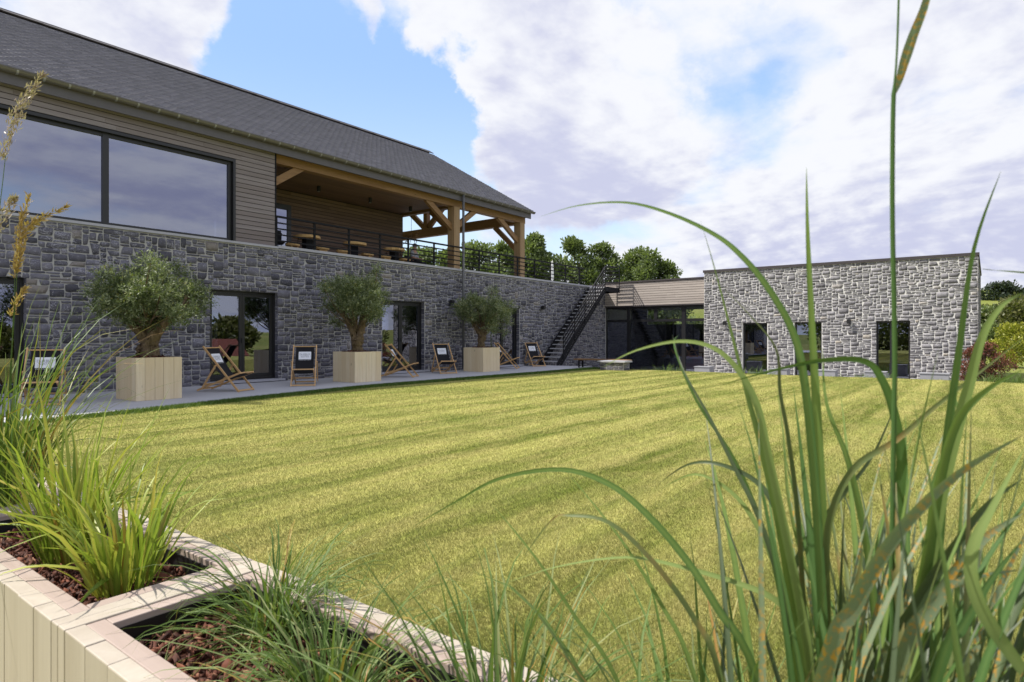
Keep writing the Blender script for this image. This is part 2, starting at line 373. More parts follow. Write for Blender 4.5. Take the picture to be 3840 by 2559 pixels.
class MB:
    """collects quads/tris of several shapes for ONE mesh"""
    def __init__(s): s.V = []; s.F = []; s.T = []; s.n = 0
    def add(s, V, F, tone=0.5):
        V = np.asarray(V, float); s.V.append(V); s.F += [tuple(int(i) + s.n for i in f) for f in F]
        s.T.append(np.full(len(V), tone) if np.isscalar(tone) else np.asarray(tone)); s.n += len(V); return s
    def box(s, x0, x1, y0, y1, z0, z1, tone=0.5):
        return s.add(CUBE * (x1 - x0, y1 - y0, z1 - z0) + ((x0 + x1) / 2, (y0 + y1) / 2, (z0 + z1) / 2), CF, tone)
    def bar(s, a, b, w, h, up=(0, 0, 1), tone=0.5):
        """square bar from a to b, w across, h along up"""
        a = Vector(a); b = Vector(b); d = (b - a); L = d.length; d.normalize()
        side = d.cross(Vector(up))
        if side.length < 1e-5: side = d.cross(Vector((1, 0, 0)))
        side.normalize(); u = side.cross(d).normalized()
        Mx = np.array([side, d, u]).T
        V = (CUBE * (w, L, h)) @ Mx.T + np.array((a + b) / 2)
        return s.add(V, CF, tone)
    def tube(s, pts, rad, seg=8, cap=True, tone=0.5):
        pts = [Vector(p) for p in pts]; n = len(pts)
        rad = [rad] * n if np.isscalar(rad) else rad
        V = []; prev = None
        for i, p in enumerate(pts):
            d = (pts[min(i + 1, n - 1)] - pts[max(i - 1, 0)]).normalized()
            if prev is None:
                u = d.cross(Vector((0, 0, 1)));
                if u.length < 1e-3: u = d.cross(Vector((1, 0, 0)))
            else: u = prev - d * prev.dot(d)
            u.normalize(); prev = u; w = d.cross(u)
            for k in range(seg):
                a = 2 * PI * k / seg; V.append(p + (u * math.cos(a) + w * math.sin(a)) * rad[i])
        F = []
        for i in range(n - 1):
            for k in range(seg):
                F.append((i * seg + k, i * seg + (k + 1) % seg, (i + 1) * seg + (k + 1) % seg, (i + 1) * seg + k))
        if cap: F += [tuple(range(seg))[::-1], tuple(range((n - 1) * seg, n * seg))]
        return s.add([tuple(v) for v in V], F, tone)
    def lathe(s, prof, c=(0, 0, 0), seg=20, wob=0.0, seed=0, tone=0.5):
        r_ = np.random.default_rng(seed); ww = 1 + wob * r_.normal(size=seg)
        V = []; F = []
        for (r, z) in prof:
            for k in range(seg):
                a = 2 * PI * k / seg; V.append((c[0] + r * ww[k] * math.cos(a), c[1] + r * ww[k] * math.sin(a), c[2] + z))
        n = len(prof)
        for i in range(n - 1):
            for k in range(seg): F.append((i * seg + k, i * seg + (k + 1) % seg, (i + 1) * seg + (k + 1) % seg, (i + 1) * seg + k))
        F += [tuple(range(seg))[::-1], tuple(range((n - 1) * seg, n * seg))]
        return s.add(V, F, tone)
    def mesh(s, name, mat, smooth=False):
        return np_mesh(name, np.vstack(s.V), s.F, mat, np.concatenate(s.T), smooth)
def link(name, me, parent=None, kind=None, world=True):
    o = bpy.data.objects.new(name, me); COL.objects.link(o)
    if parent is not None:
        o.parent = parent
        if world: o.matrix_parent_inverse = PINV[parent.name]
    PINV[o.name] = PINV[parent.name] if parent is not None else Matrix.Identity(4)
    if kind: o['kind'] = kind
    return o
PINV = {}
def thing(name, label, cat, loc=(0, 0, 0), rz=0.0, group=None):
    o = bpy.data.objects.new(name, None); COL.objects.link(o)
    o.location = loc; o.rotation_euler = (0, 0, rz); o.empty_display_size = 0.1
    o['label'] = label; o['category'] = cat
    if group: o['group'] = group
    PINV[o.name] = (Matrix.Translation(Vector(loc)) @ Matrix.Rotation(rz, 4, 'Z')).inverted()
    return o
def tag(o, label, cat, group=None):
    o['label'] = label; o['category'] = cat
    if group: o['group'] = group
    return o
def part(name, mb, mat, parent, world=True, smooth=False):
    o = link(name, mb.mesh(name, mat, smooth), parent, world=world)
    if parent is not None and parent.parent is not None and world: pass
    return o
def sub(name, mb, mat, parent, world=True, smooth=False):
    """sub-part: its parent is a part that itself sits at identity in world coordinates"""
    o = bpy.data.objects.new(name, mb.mesh(name, mat, smooth) if isinstance(mb, MB) else mb); COL.objects.link(o)
    o.parent = parent
    return o
def copy_tree(o, parent=None):
    c = o.copy(); COL.objects.link(c)
    if parent is not None: c.parent = parent
    for ch in o.children: copy_tree(ch, c)
    return c
def box(x0, x1, y0, y1, z0, z1, tone=0.5): return MB().box(x0, x1, y0, y1, z0, z1, tone)
# ================================================================== large structure
# ---- ground, lawn, paving
def sheet(name, poly, z, mat, kind='structure', depth=None):
    V = [(x, y, z) for x, y in poly]; n = len(V); F = [tuple(range(n))]
    if depth:
        V += [(x, y, z - depth) for x, y in poly]
        F += [(i, (i + 1) % n, n + (i + 1) % n, n + i) for i in range(n)]
    o = link(name, np_mesh(name, V, F, mat)); o['kind'] = kind; return o
def terrain():
    """ground sheet that rolls up into low hills all round"""
    rs = [0, 20, 40, 60, 75, 90, 110, 135, 165, 200, 250, 300, 380, 500, 700, 1000]; na = 120
    V = [(0, 0, -0.5)]; F = []
    for r in rs[1:]:
        for k in range(na):
            a = 2 * PI * k / na
            q = max(0, min(1, (r - 62) / 230)); q = q * q * (3 - 2 * q)
            z = -0.5 + q * (0.22 + 0.78 * max(0, math.cos(a - 0.35))) * (15.0 + 4.5 * math.sin(2 * a + 0.6) + 2.0 * math.sin(5 * a + 2)) + max(0, r - 300) * 0.018 * max(0, math.cos(a - 0.35))
            V.append((r * math.cos(a), r * math.sin(a), z))
    for k in range(na): F.append((0, 1 + k, 1 + (k + 1) % na))
    for i in range(len(rs) - 2):
        for k in range(na):
            b = 1 + i * na; F.append((b + k, b + na + k, b + na + (k + 1) % na, b + (k + 1) % na))
    o = link('ground', np_mesh('ground', V, F, 'field', smooth=True)); o['kind'] = 'structure'
terrain()
EDGE = [(-6.0, 9.6), (0.0, 10.7), (3.4, 11.35), (5.0, 11.62), (6.7, 12.0), (8.6, 12.35), (10.5, 12.62), (14, 12.66), (18, 12.68), (22.3, 12.78)]
def edge_y(x): return np.interp(x, [p[0] for p in EDGE], [p[1] for p in EDGE])
LIPX = 22.15
def lip_x(y): return LIPX + 0.12 * np.sin(y * 0.9) + 0.05 * np.sin(y * 2.7)
lip = [(float(lip_x(y)), y) for y in np.linspace(-14, 12.4, 60)]
sheet('lawn', lip + [(22.3, 12.78)] + EDGE[::-1][1:] + [(-12, 9.6), (-12, -14)], 0.0, 'lawn', depth=0.5)
sheet('pavement', [(x, y) for x, y in EDGE] + [(22.9, 12.78), (22.9, 15.88), (-6, 15.88)], 0.025, 'paving', depth=0.52)
sheet('garden_path', [(22.9, 12.6), (22.5, -2.0), (28.66, -2.0), (28.66, 10.6), (29.3, 10.6), (29.3, 15.88), (22.9, 15.88)], -0.45, 'gravel', depth=0.2)

# ---- masonry
def wall_boxes(openings, u0, u1, v0, v1):
    us = sorted({u0, u1, *[a for o in openings for a in o[:2] if u0 < a < u1]}); out = []
    for a, b in zip(us[:-1], us[1:]):
        vs = [(v0, v1)]
        for o in openings:
            if o[0] < b - 1e-6 and o[1] > a + 1e-6:
                nv = []
                for p, q in vs:
                    if o[2] >= q or o[3] <= p: nv.append((p, q)); continue
                    if o[2] > p: nv.append((p, o[2]))
                    if o[3] < q: nv.append((o[3], q))
                vs = nv
        out += [(a, b, p, q) for p, q in vs]
    return out
def pack_stones(u0, u1, v0, v1, openings, cu, cv, hs, ws, seed):
    """random rubble brought to courses: rectangles on a small grid"""
    r_ = random.Random(seed); nu = int(round((u1 - u0) / cu)); nv = int(round((v1 - v0) / cv))
    cu = (u1 - u0) / nu; cv = (v1 - v0) / nv
    occ = np.zeros((nv, nu), bool)
    for o in openings:
        a, b = int(round((o[0] - u0) / cu)), int(round((o[1] - u0) / cu)); c, d = int(round((o[2] - v0) / cv)), int(round((o[3] - v0) / cv))
        occ[max(0, c):max(0, d), max(0, a):max(0, b)] = True
    # grid lines pulled a little out of true so that courses wander
    du = np.array([[r_.uniform(-.16, .16) for _ in range(nu + 1)] for _ in range(nv + 1)]) * cu
    dv = np.array([[r_.uniform(-.12, .12) for _ in range(nu + 1)] for _ in range(nv + 1)]) * cv
    dv += (0.35 * cv * np.sin(np.arange(nu + 1) * 0.13 + seed))[None, :] * np.linspace(0, 1, nv + 1)[:, None] * np.linspace(1, 0, nv + 1)[:, None] * 2
    out = []
    for j in range(nv):
        i = 0
        while i < nu:
            if occ[j, i]: i += 1; continue
            h = r_.choices(*hs)[0]; w = r_.choices(*ws)[0]
            if h == 1: w = max(w, 3)
            h = min(h, nv - j)
            k = 0
            while k < w and i + k < nu and not occ[j, i + k]: k += 1
            left = 0
            while i + k + left < nu and left < 2 and not occ[j, i + k + left]: left += 1
            if k == w and left == 1: k += 1
            w = k
            hh = 1
            while hh < h and not occ[j + hh, i:i + w].any(): hh += 1
            occ[j:j + hh, i:i + w] = True
            c = [(i, j), (i + w, j), (i + w, j + hh), (i, j + hh)]
            pts = []
            for (a, b) in c:
                eu = du[b, a] if 0 < a < nu else 0; ev = dv[b, a] if 0 < b < nv else 0
                pts.append((u0 + a * cu + eu, v0 + b * cv + ev))
            out.append(pts); i += w
    return out
def stone_geo(pts, joint, depth, r_):
    """rough faced stone in (u, v, out) from its four corners"""
    P = np.array(pts); c = P.mean(0)
    inset = P.copy()
    for q in range(4):
        d = c - P[q]; s_ = np.sign(d); inset[q] = P[q] + s_ * joint * r_.uniform(0.75, 1.35, 2)
    if r_.random() < 0.16:   # a slanted end
        q = r_.integers(0, 4); inset[q, 0] += np.sign(c[0] - inset[q, 0]) * min(0.06, 0.22 * abs(P[1, 0] - P[0, 0]))
    nx, ny = 4, 3; V = []
    ed = [0.0, 0.14, 0.86, 1.0]
    for j in range(ny):
        t = (0.0, 0.5, 1.0)[j]
        for i in range(nx):
            s = ed[i] if i in (0, 3) else (0.34, 0.66)[i - 1]
            p = (inset[0] * (1 - s) + inset[1] * s) * (1 - t) + (inset[3] * (1 - s) + inset[2] * s) * t
            border = i in (0, nx - 1) or j in (0, ny - 1)
            corner = i in (0, nx - 1) and j in (0, ny - 1)
            if corner: p = p + (c - p) * 0.05
            p = p + r_.normal(size=2) * 0.004
            V.append((p[0], p[1], depth * (0.55 + 0.35 * r_.random() if border else 0.75 + 0.6 * r_.random())))
    ring = [0, 1, 2, 3, 7, 11, 10, 9, 8, 4]
    V += [(V[k][0], V[k][1], -0.03) for k in ring]
    F = [(j * nx + i, j * nx + i + 1, (j + 1) * nx + i + 1, (j + 1) * nx + i) for j in range(ny - 1) for i in range(nx - 1)]
    n = len(ring)
    F += [(ring[(k + 1) % n], ring[k], 12 + k, 12 + (k + 1) % n) for k in range(n)]
    return np.array(V), np.array(F)
CAM = np.array((0, 0, 1.25)); FWD = np.array((math.cos(YAW), math.sin(YAW), 0)); RGT = np.array((math.sin(YAW), -math.cos(YAW), 0))
def in_view(p, m=0.0):
    D = p - CAM; t = D @ FWD
    if t < 0.2: return 0
    u = (D @ RGT) / t; w = D[2] / t
    return t if abs(u) < 0.818 + m and abs(w) < 0.56 + m else 0
def build_stones(wall, stones, to_world, mat, seed, joint=0.0085, depth=0.012, cap=300):
    r_ = np.random.default_rng(seed); geo = []; score = []
    for pts in stones:
        V, F = stone_geo(pts, joint, depth, r_)
        Wv = to_world(V); c = Wv.mean(0); t = in_view(c)
        ext = Wv.max(0) - Wv.min(0)
        geo.append((Wv, F, r_.random())); score.append((ext.max() * ext[2] / t ** 2) if t else 0)
    order = np.argsort(-np.array(score)); big = set(order[:cap].tolist())
    mb_v, mb_f, mb_t, n = [], [], [], 0
    for i, (Wv, F, tone) in enumerate(geo):
        if i in big:
            o = bpy.data.objects.new('stone', np_mesh('stone', Wv, F, mat, tone)); COL.objects.link(o); o.parent = wall
        else:
            mb_v.append(Wv); mb_f.append(F + n); mb_t.append(np.full(len(Wv), tone)); n += len(Wv)
    if n:
        o = bpy.data.objects.new('stone_field', np_mesh('stone_field', np.vstack(mb_v), np.vstack(mb_f), mat, np.concatenate(mb_t))); COL.objects.link(o); o.parent = wall; o['kind'] = 'stuff'

# ---- the long building with the terrace
WY = 15.9
barn = thing('long_building', 'long stone and cedar building with slate roof and covered terrace', 'building', (14, 19, 0))
OPEN = [(2.28, 4.23, 0.10, 2.50), (8.07, 10.02, 0.10, 2.50), (13.81, 15.76, 0.10, 2.50), (19.45, 21.40, 0.10, 2.50)]
mb = MB()
for a, b, c, d in wall_boxes([(o[0], o[1], o[2] - .05, o[3]) for o in OPEN], -1.0, 29.0, -0.5, 3.74): mb.box(a, b, WY, WY + 0.40, c, d)
mb.box(-1.4, -1.0, WY, 23, -0.5, 3.74)
wall = part('stone_wall', mb, 'mortar', barn)
HS = ([1, 2, 3, 4], [.30, .44, .20, .06]); WS = ([2, 3, 4, 5, 6], [.16, .28, .28, .18, .10])
opn = [(o[0] - .0, o[1] + .0, o[2] - .08, o[3]) for o in OPEN]
st = pack_stones(0.0, 28.9, -0.5, 3.72, opn, 0.068, 0.062, HS, WS, 3)
build_stones(wall, st, lambda V: np.stack([V[:, 0], WY - V[:, 2], V[:, 1]], 1), 'stone_blue', 11)
mb = MB()                                                        # stones turning into the door jambs
for o in OPEN:
    z = o[2] - .03
    while z < o[3] - .05:
        hh = min(random.choice((.1, .16, .22)), o[3] - z)
        mb.box(o[1] - .012, o[1] + .02, WY + .006, WY + .15, z + .012, z + hh - .008, random.random()); z += hh
o = part('jamb_stones', mb, 'stone_blue', barn); o['kind'] = 'stuff'
part('window_ledge', box(-1.0, 10.0, WY - .05, WY + .30, 3.742, 3.80), 'coping', barn)
part('coping', box(10.004, 29.0, WY - .05, WY + .42, 3.76, 3.835), 'coping', barn)
part('terrace_floor', box(9.95, 28.9, WY + .425, 26.5, 3.45, 3.72), 'paving', barn)
part('building_core', box(-1.0, 9.94, WY + 3.6, 26, -0.5, 3.70), 'dark_room', barn)
part('ground_floor_ceiling', box(-1.0, 28.9, WY + .405, 22, 2.9, 3.0), 'dark_room', barn)
part('ground_floor_back_wall', box(9.945, 28.9, WY + 3.6, WY + 3.75, -0.5, 2.895), 'dark_room', barn)
part('ground_floor_slab', box(-1.0, 28.9, WY + .405, WY + 3.595, -0.3, 0.04), 'room_floor', barn)
def glazed_door(op, parent, plane_y, mat='glass', leaves=2, name='terrace_door'):
    x0, x1, z0, z1 = op; y = plane_y
    f = MB(); fw = .075
    f.box(x0, x0 + fw, y, y + .09, z0, z1); f.box(x1 - fw, x1, y, y + .09, z0, z1)
    f.box(x0 + fw, x1 - fw, y, y + .09, z1 - fw, z1); f.box(x0 + fw, x1 - fw, y, y + .09, z0, z0 + .06)
    fr = part(name, f, 'black', parent)
    w = (x1 - x0 - 2 * fw) / leaves
    for i in range(leaves):
        a = x0 + fw + i * w + .004; b = a + w - .008; c = z0 + .064; d = z1 - fw - .004; s_ = .07
        l = MB(); l.box(a, a + s_, y + .012, y + .075, c, d); l.box(b - s_, b, y + .012, y + .075, c, d)
        l.box(a + s_, b - s_, y + .012, y + .075, d - s_, d); l.box(a + s_, b - s_, y + .012, y + .075, c, c + .10)
        sub('door_leaf', l, 'black', fr)
        sub('pane', box(a + s_ - .01, b - s_ + .01, y + .04, y + .05, c + .09, d - s_ + .01), mat, fr)
        if i == 0 and leaves == 2: sub('handle', MB().bar((b - s_ / 2, y - .035, z0 + 1.0), (b - s_ / 2, y - .035, z0 + 1.13), .022, .022), 'steel', fr)
    return fr
for op in OPEN:
    glazed_door(op, barn, WY + .16)
    part('door_sill', box(op[0] - .14, op[1] + .14, WY - .14, WY + .155, 0.045, 0.098), 'coping', barn)
    part('curtain', (lambda m: [m.box(op[0] + .1 + k * .06, op[0] + .135 + k * .06, WY + .42 + .02 * (k % 2), WY + .45 + .02 * (k % 2), .1, 2.45) for k in range(6)] and m)(MB()), 'white_wall', barn)
# upper front: big window and cedar slats
UZ0, UZ1 = 3.80, 6.43
WIN = (-1.0, 8.70, 3.802, 5.90)
part('upper_wall', (lambda m: [m.box(a, b, WY + .05, WY + .3, c, d) for a, b, c, d in wall_boxes([WIN], -1.0, 9.95, UZ0, 6.75)] and m)(MB()), 'steel', barn)
def slats(parent, name, mat, u0, u1, z0, z1, pitch, to_box, openings=(), minl=1.6, maxl=3.4, gap=.016, seed=1, thick=.024):
    r_ = random.Random(seed); z = z0
    while z + pitch * .5 < z1:
        top = min(z + pitch - gap, z1); u = u0
        segs = [(u0, u1)]
        for o in openings:
            if o[2] < top and o[3] > z:
                ns = []
                for p, q in segs:
                    if o[0] >= q or o[1] <= p: ns.append((p, q)); continue
                    if o[0] > p: ns.append((p, o[0]))
                    if o[1] < q: ns.append((o[1], q))
                segs = ns
        for p, q in segs:
            a = p
            while a < q - .02:
                b = a + r_.uniform(minl, maxl)
                if q - b < .5: b = q
                sub(name, to_box(a, b - (.003 if b < q else 0), z, top, thick * r_.uniform(.9, 1.1), r_.random()), mat, parent); a = b
        z += pitch
cl = part('cladding_frame', box(9.935, 9.965, WY + .002, WY + .31, 3.802, 6.43), 'steel', barn)
slats(cl, 'slat', 'clad', -0.9, 9.93, UZ0 + .01, UZ1, .1215, lambda a, b, z, t, th, tn: MB().box(a, b, WY + .045 - th, WY + .045, z, t, tn), [(WIN[0], WIN[1] + .07, WIN[2] - .1, WIN[3] + .075)], seed=5)
f = MB(); y = WY + .02
f.box(WIN[0], WIN[1] + .065, y - .03, y + .02, WIN[3], WIN[3] + .07); f.box(WIN[1], WIN[1] + .065, y - .03, y + .02, WIN[2], WIN[3])
wf = part('picture_window', f, 'black', barn)
f = MB(); y = WY + .10
for a, b in ((WIN[0], WIN[0] + .09), (1.02, 1.14), (5.66, 5.79), (8.61, 8.70)): f.box(a, b, y - .02, y + .08, WIN[2], WIN[3])
for a, b in ((WIN[0] + .09, 1.02), (1.14, 5.66), (5.79, 8.61)):
    f.box(a, b, y - .01, y + .07, WIN[2], WIN[2] + .07); f.box(a, b, y - .01, y + .07, WIN[3] - .08, WIN[3])
    sub('pane', box(a - .005, b + .005, y + .025, y + .04, WIN[2] + .06, WIN[3] - .07), 'glass_solar', wf)
sub('window_frame', f, 'black', wf)
part('upper_room_wall', box(-1.0, 9.9, WY + 3.3, WY + 3.4, 3.72, 6.3), 'dark_room', barn)
part('upper_room_ceiling', box(-1.0, 9.9, WY + .31, WY + 3.29, 6.3, 6.36), 'dark_room', barn)
part('upper_room_floor', box(-1.0, 9.9, WY + .41, WY + 3.29, 3.70, 3.74), 'room_floor', barn)
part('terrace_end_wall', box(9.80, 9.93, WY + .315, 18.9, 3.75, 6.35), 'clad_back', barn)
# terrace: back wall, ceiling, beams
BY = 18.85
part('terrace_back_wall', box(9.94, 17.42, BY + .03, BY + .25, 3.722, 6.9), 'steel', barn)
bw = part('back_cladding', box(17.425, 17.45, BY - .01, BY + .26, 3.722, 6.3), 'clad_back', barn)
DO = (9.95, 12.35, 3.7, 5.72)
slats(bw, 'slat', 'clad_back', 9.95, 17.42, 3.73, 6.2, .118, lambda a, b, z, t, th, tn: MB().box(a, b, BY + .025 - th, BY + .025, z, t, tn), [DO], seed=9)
f = MB(); f.box(12.2, 12.35, BY - .03, BY + .02, 3.722, 5.72); f.box(9.95, 12.2, BY - .03, BY + .02, 5.55, 5.72)
td = part('sliding_door', f, 'black', barn)
sub('pane', box(9.96, 12.195, BY - .005, BY + .005, 3.725, 5.54), 'glass_solar', td)
cg = part('ceiling_backing', box(9.94, 17.3, WY + .3, BY + .02, 6.245, 6.30), 'steel', barn)
yy = WY + .32; r_ = random.Random(4)
while yy < BY - .02:
    a = 9.95
    while a < 17.2:
        b = min(17.29, a + r_.uniform(2.0, 3.6))
        sub('ceiling_board', box(a, b - .003, yy, min(yy + .118, BY), 6.222, 6.243, r_.random()), 'ceil', cg); a = b
    yy += .124
def beam(name, a, b, w, h, mat, up=(0, 0, 1), tone=None):
    return part(name, MB().bar(a, b, w, h, up, random.random() * .8 if tone is None else tone), mat, barn)
PY = WY + .24
beam('eaves_beam', (9.97, PY, 6.31), (21.98, PY, 6.31), .24, .25, 'oak_x', tone=.1)
part('post', box(17.38, 17.70, PY - .17, PY + .17, 3.722, 6.18, .2), 'post', barn)
part('post', box(21.55, 21.87, PY - .17, PY + .17, 3.722, 6.18, .5), 'post', barn)
part('post', box(21.55, 21.87, 26.1, 26.44, 3.722, 6.18, .5), 'post', barn)
def brace(x, z, dx, dz): beam('brace', (x, PY, z), (x + dx, PY, z + dz), .13, .20, 'oak_x', tone=.05)
brace(17.42, 5.38, -1.35, .86); brace(17.66, 5.46, 1.1, .78); brace(21.6, 5.38, -1.40, .86); brace(9.98, 5.62, .98, .66)
beam('terrace_beam', (17.54, PY + .13, 6.28), (17.54, BY + 2.0, 6.28), .24, .24, 'oak_y', tone=.1)
beam('tie_beam', (21.71, PY - .1, 6.33), (21.71, 26.4, 6.33), .26, .40, 'oak_y', tone=.9)
beam('brace', (21.71, PY + .1, 5.0), (21.71, PY + 1.35, 6.14), .13, .20, 'oak_y', tone=.9)
beam('brace', (17.54, PY + .15, 5.3), (17.54, PY + 1.2, 6.17), .13, .20, 'oak_y', tone=.6)
beam('king_post', (21.71, 21.75, 6.52), (21.71, 21.75, 9.85), .24, .24, 'oak_z', tone=.9)
beam('truss_strut', (21.71, 21.6, 6.6), (21.71, 19.8, 8.2), .16, .24, 'oak_y', tone=.9)
beam('truss_strut', (21.71, 21.9, 6.6), (21.71, 23.8, 8.2), .16, .24, 'oak_y', tone=.9)
beam('principal_rafter', (21.71, PY + .2, 6.55), (21.71, 21.75, 9.80), .22, .26, 'oak_y', tone=.9)
beam('principal_rafter', (21.71, 27.2, 6.55), (21.71, 21.95, 9.80), .22, .26, 'oak_y', tone=.9)
# ---- roof
EY, EZ, RY, RZ = 15.68, 6.70, 21.85, 10.30
RX0, RX1 = 0.5, 22.05
sl = Vector((0, RY - EY, RZ - EZ)); SL = sl.length; sl.normalize(); nr = Vector((0, -sl.z, sl.y))
def rp(x, s, t): return (x, EY + sl.y * s + nr.y * t, EZ + sl.z * s + nr.z * t)
deck = MB()
for s0, s1, t0, t1 in ((0.0, SL, -.16, -.02),):
    V = [rp(x, s, t) for x in (RX0, RX1 - .02) for s in (s0, s1) for t in (t0, t1)]
    deck.add(V, [(0, 1, 3, 2), (4, 6, 7, 5), (0, 4, 5, 1), (2, 3, 7, 6), (0, 2, 6, 4), (1, 5, 7, 3)])
V = [(x, 2 * RY - yy_ + .02, z_) for x, yy_, z_ in [rp(x, s, t) for x in (RX0, RX1) for s in (0, SL) for t in (-.16, 0)]]
deck.add(V, [(0, 1, 3, 2), (4, 6, 7, 5), (0, 4, 5, 1), (2, 3, 7, 6), (0, 2, 6, 4), (1, 5, 7, 3)])
roof = part('roof', deck, 'ceil', barn)
part('rafters', (lambda m: [m.bar((x, PY, 6.55), (x, 21.7, 9.75), .09, .18) for x in np.arange(17.6, 21.2, .6)] and m)(MB()), 'oak_y', barn)
r_ = np.random.default_rng(21); EXP, WID = .152, .225
slv, slf, slt, scr = [], [], [], []
nrow = int(SL / EXP)
for j in range(nrow):
    s0 = j * EXP - .05; x = RX0 + (WID / 2 if j % 2 else 0)
    while x < RX1 - .05:
        x1 = min(x + WID - .005, RX1); a = s0 + r_.normal() * .004; b = min(a + .27, SL + .02); th = .020 + r_.random() * .012
        V = np.array([rp(x, a, .012), rp(x1, a, .012), rp(x1, b, .0), rp(x, b, .0), rp(x, a, .012 + th), rp(x1, a, .012 + th + r_.normal() * .002), rp(x1, b, .004), rp(x, b, .004)])
        c = V.mean(0); t = in_view(c, .01)
        slv.append(V); slt.append(float(np.clip(r_.normal(.5, .15), 0, 1))); scr.append(1 / t if t else 0)
        x += WID
SF = np.array([(4, 5, 6, 7), (0, 1, 5, 4), (1, 2, 6, 5), (3, 0, 4, 7)])
order = set(np.argsort(-np.array(scr))[:300].tolist())
rv, rf, rt, n = [], [], [], 0
for i, V in enumerate(slv):
    if i in order: sub('slate', np_mesh('slate', V, SF, 'slate', slt[i]), None, roof)
    else: rv.append(V); rf.append(SF + n); rt.append(np.full(8, slt[i])); n += 8
o = sub('slate_field', np_mesh('slate_field', np.vstack(rv), np.vstack(rf), 'slate', np.concatenate(rt)), None, roof); o['kind'] = 'stuff'
rm = MB()
for k in range(46):
    a = RX0 + k * .47; b = min(a + .48, RX1)
    if a >= RX1: break
    rm.bar((a, RY - .09, RZ + .03), (b, RY - .09, RZ + .03 + .008 * (k % 2)), .30, .035, (0, -.5, .86)); rm.bar((a, RY + .12, RZ + .03), (b, RY + .12, RZ + .03), .30, .035, (0, .5, .86))
part('ridge', rm, 'trim', barn)
part('fascia_board', box(0.5, 22.02, EY + .06, EY + .10, 6.37, 6.64), 'fascia', barn)
part('soffit', box(0.5, 22.02, EY + .101, WY + .60, 6.44, 6.47), 'fascia', barn)
part('verge_board', (lambda m: m.bar(rp(22.045, .02, -.1), rp(22.045, SL, -.1), .03, .17, tuple(nr)))(MB()), 'trim', barn)
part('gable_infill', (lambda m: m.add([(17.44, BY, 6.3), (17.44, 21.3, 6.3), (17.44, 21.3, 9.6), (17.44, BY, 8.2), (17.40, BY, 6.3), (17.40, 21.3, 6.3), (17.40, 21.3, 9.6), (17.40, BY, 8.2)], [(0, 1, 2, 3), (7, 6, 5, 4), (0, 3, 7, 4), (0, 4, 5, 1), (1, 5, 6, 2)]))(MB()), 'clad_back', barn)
# gutter: half round trough
g = MB(); GR = .078; GY, GZ = EY - .02, 6.655; seg = 10; V = []; F = []
for x in (0.5, 22.14):
    for k in range(seg + 1):
        a = PI + PI * k / seg; V.append((x, GY + GR * math.cos(a), GZ + GR * math.sin(a)))
    for k in range(seg + 1):
        a = PI + PI * k / seg; V.append((x, GY + (GR - .006) * math.cos(a), GZ + (GR - .006) * math.sin(a)))
m_ = 2 * (seg + 1)
for k in range(seg): F += [(k, k + 1, m_ + k + 1, m_ + k), (seg + 1 + k, seg + 2 + k, m_ + seg + 2 + k, m_ + seg + 1 + k)]
F += [(0, seg + 1, m_ + seg + 1, m_), (seg, 2 * seg + 1, m_ + 2 * seg + 1, m_ + seg), tuple(range(seg + 1)), tuple(range(m_, m_ + seg + 1))]
g.add(V, F); g.tube([(0.5, GY - GR, GZ), (22.14, GY - GR, GZ)], .011, 6)
gut = part('gutter', g, 'zinc', barn)
x = 0.84
while x < 22.0:
    s_ = MB()
    for k in range(8):
        a0 = PI + PI * k / 8; a1 = PI + PI * (k + 1) / 8; rr = GR + .004
        s_.bar((x, GY + rr * math.cos(a0), GZ + rr * math.sin(a0)), (x, GY + rr * math.cos(a1), GZ + rr * math.sin(a1)), .038, .006, (0, math.cos((a0 + a1) / 2), math.sin((a0 + a1) / 2)))
    sub('gutter_strap', s_, 'zinc_strap', gut); x += .452
p_ = MB(); PX = 17.55; pyy = GY
p_.tube([(PX, GY, GZ - .06), (PX, pyy, 3.0), (PX, pyy, .05)], .048, 12); p_.tube([(PX, pyy, 2.0), (PX, pyy, 2.05)], .056, 12); p_.tube([(PX, pyy, 4.4), (PX, pyy, 4.46)], .056, 12)
part('downpipe', p_, 'pipe', barn, smooth=True)

# ---- the link building with the cedar fascia
LX = 28.85
linkb = thing('link_building', 'low glazed link building with silvered cedar fascia between the stone buildings', 'building', (30, 13, -.5))
part('fascia_backing', box(LX + .03, LX + .3, 10.605, 15.895, 2.86, 4.02), 'steel', linkb)
fb_ = part('fascia_edge', box(LX - .02, LX + .32, 10.605, 15.895, 2.80, 2.858), 'trim', linkb)
slats(fb_, 'fascia_board', 'clad_y', 10.61, 15.89, 2.865, 4.0, .1145, lambda a, b, z, t, th, tn: MB().box(LX + .025 - th, LX + .025, a, b, z, t, tn), seed=14, minl=1.2, maxl=2.4)
part('roof_trim', box(LX - .04, LX + .5, 10.605, 15.895, 4.022, 4.10), 'trim', linkb)
part('flat_roof', box(LX + .05, 33.4, 10.605, 16.9, 3.86, 4.02), 'trim', linkb)
part('link_ceiling', box(LX + .4, 33.3, 10.62, 16.7, 2.80, 2.84), 'dark_room', linkb)
GX = 29.02
part('link_floor', box(GX, 33.3, 10.62, 16.7, -.6, -.40), 'room_floor', linkb)
mb = MB()
for a, b, c, d in wall_boxes([(11.7, 15.55, 1.98, 2.78)], 10.61, 16.7, -.5, 2.80): mb.box(33.0, 33.2, a, b, c, d)
part('link_back_wall', mb, 'dark_room', linkb)
part('link_side_wall', box(29.4, 32.98, 16.35, 16.5, -.5, 2.78), 'white_wall', linkb)
part('link_party_wall', box(29.1, 33.2, 10.45, 10.58, -.5, 2.78), 'dark_room', linkb)
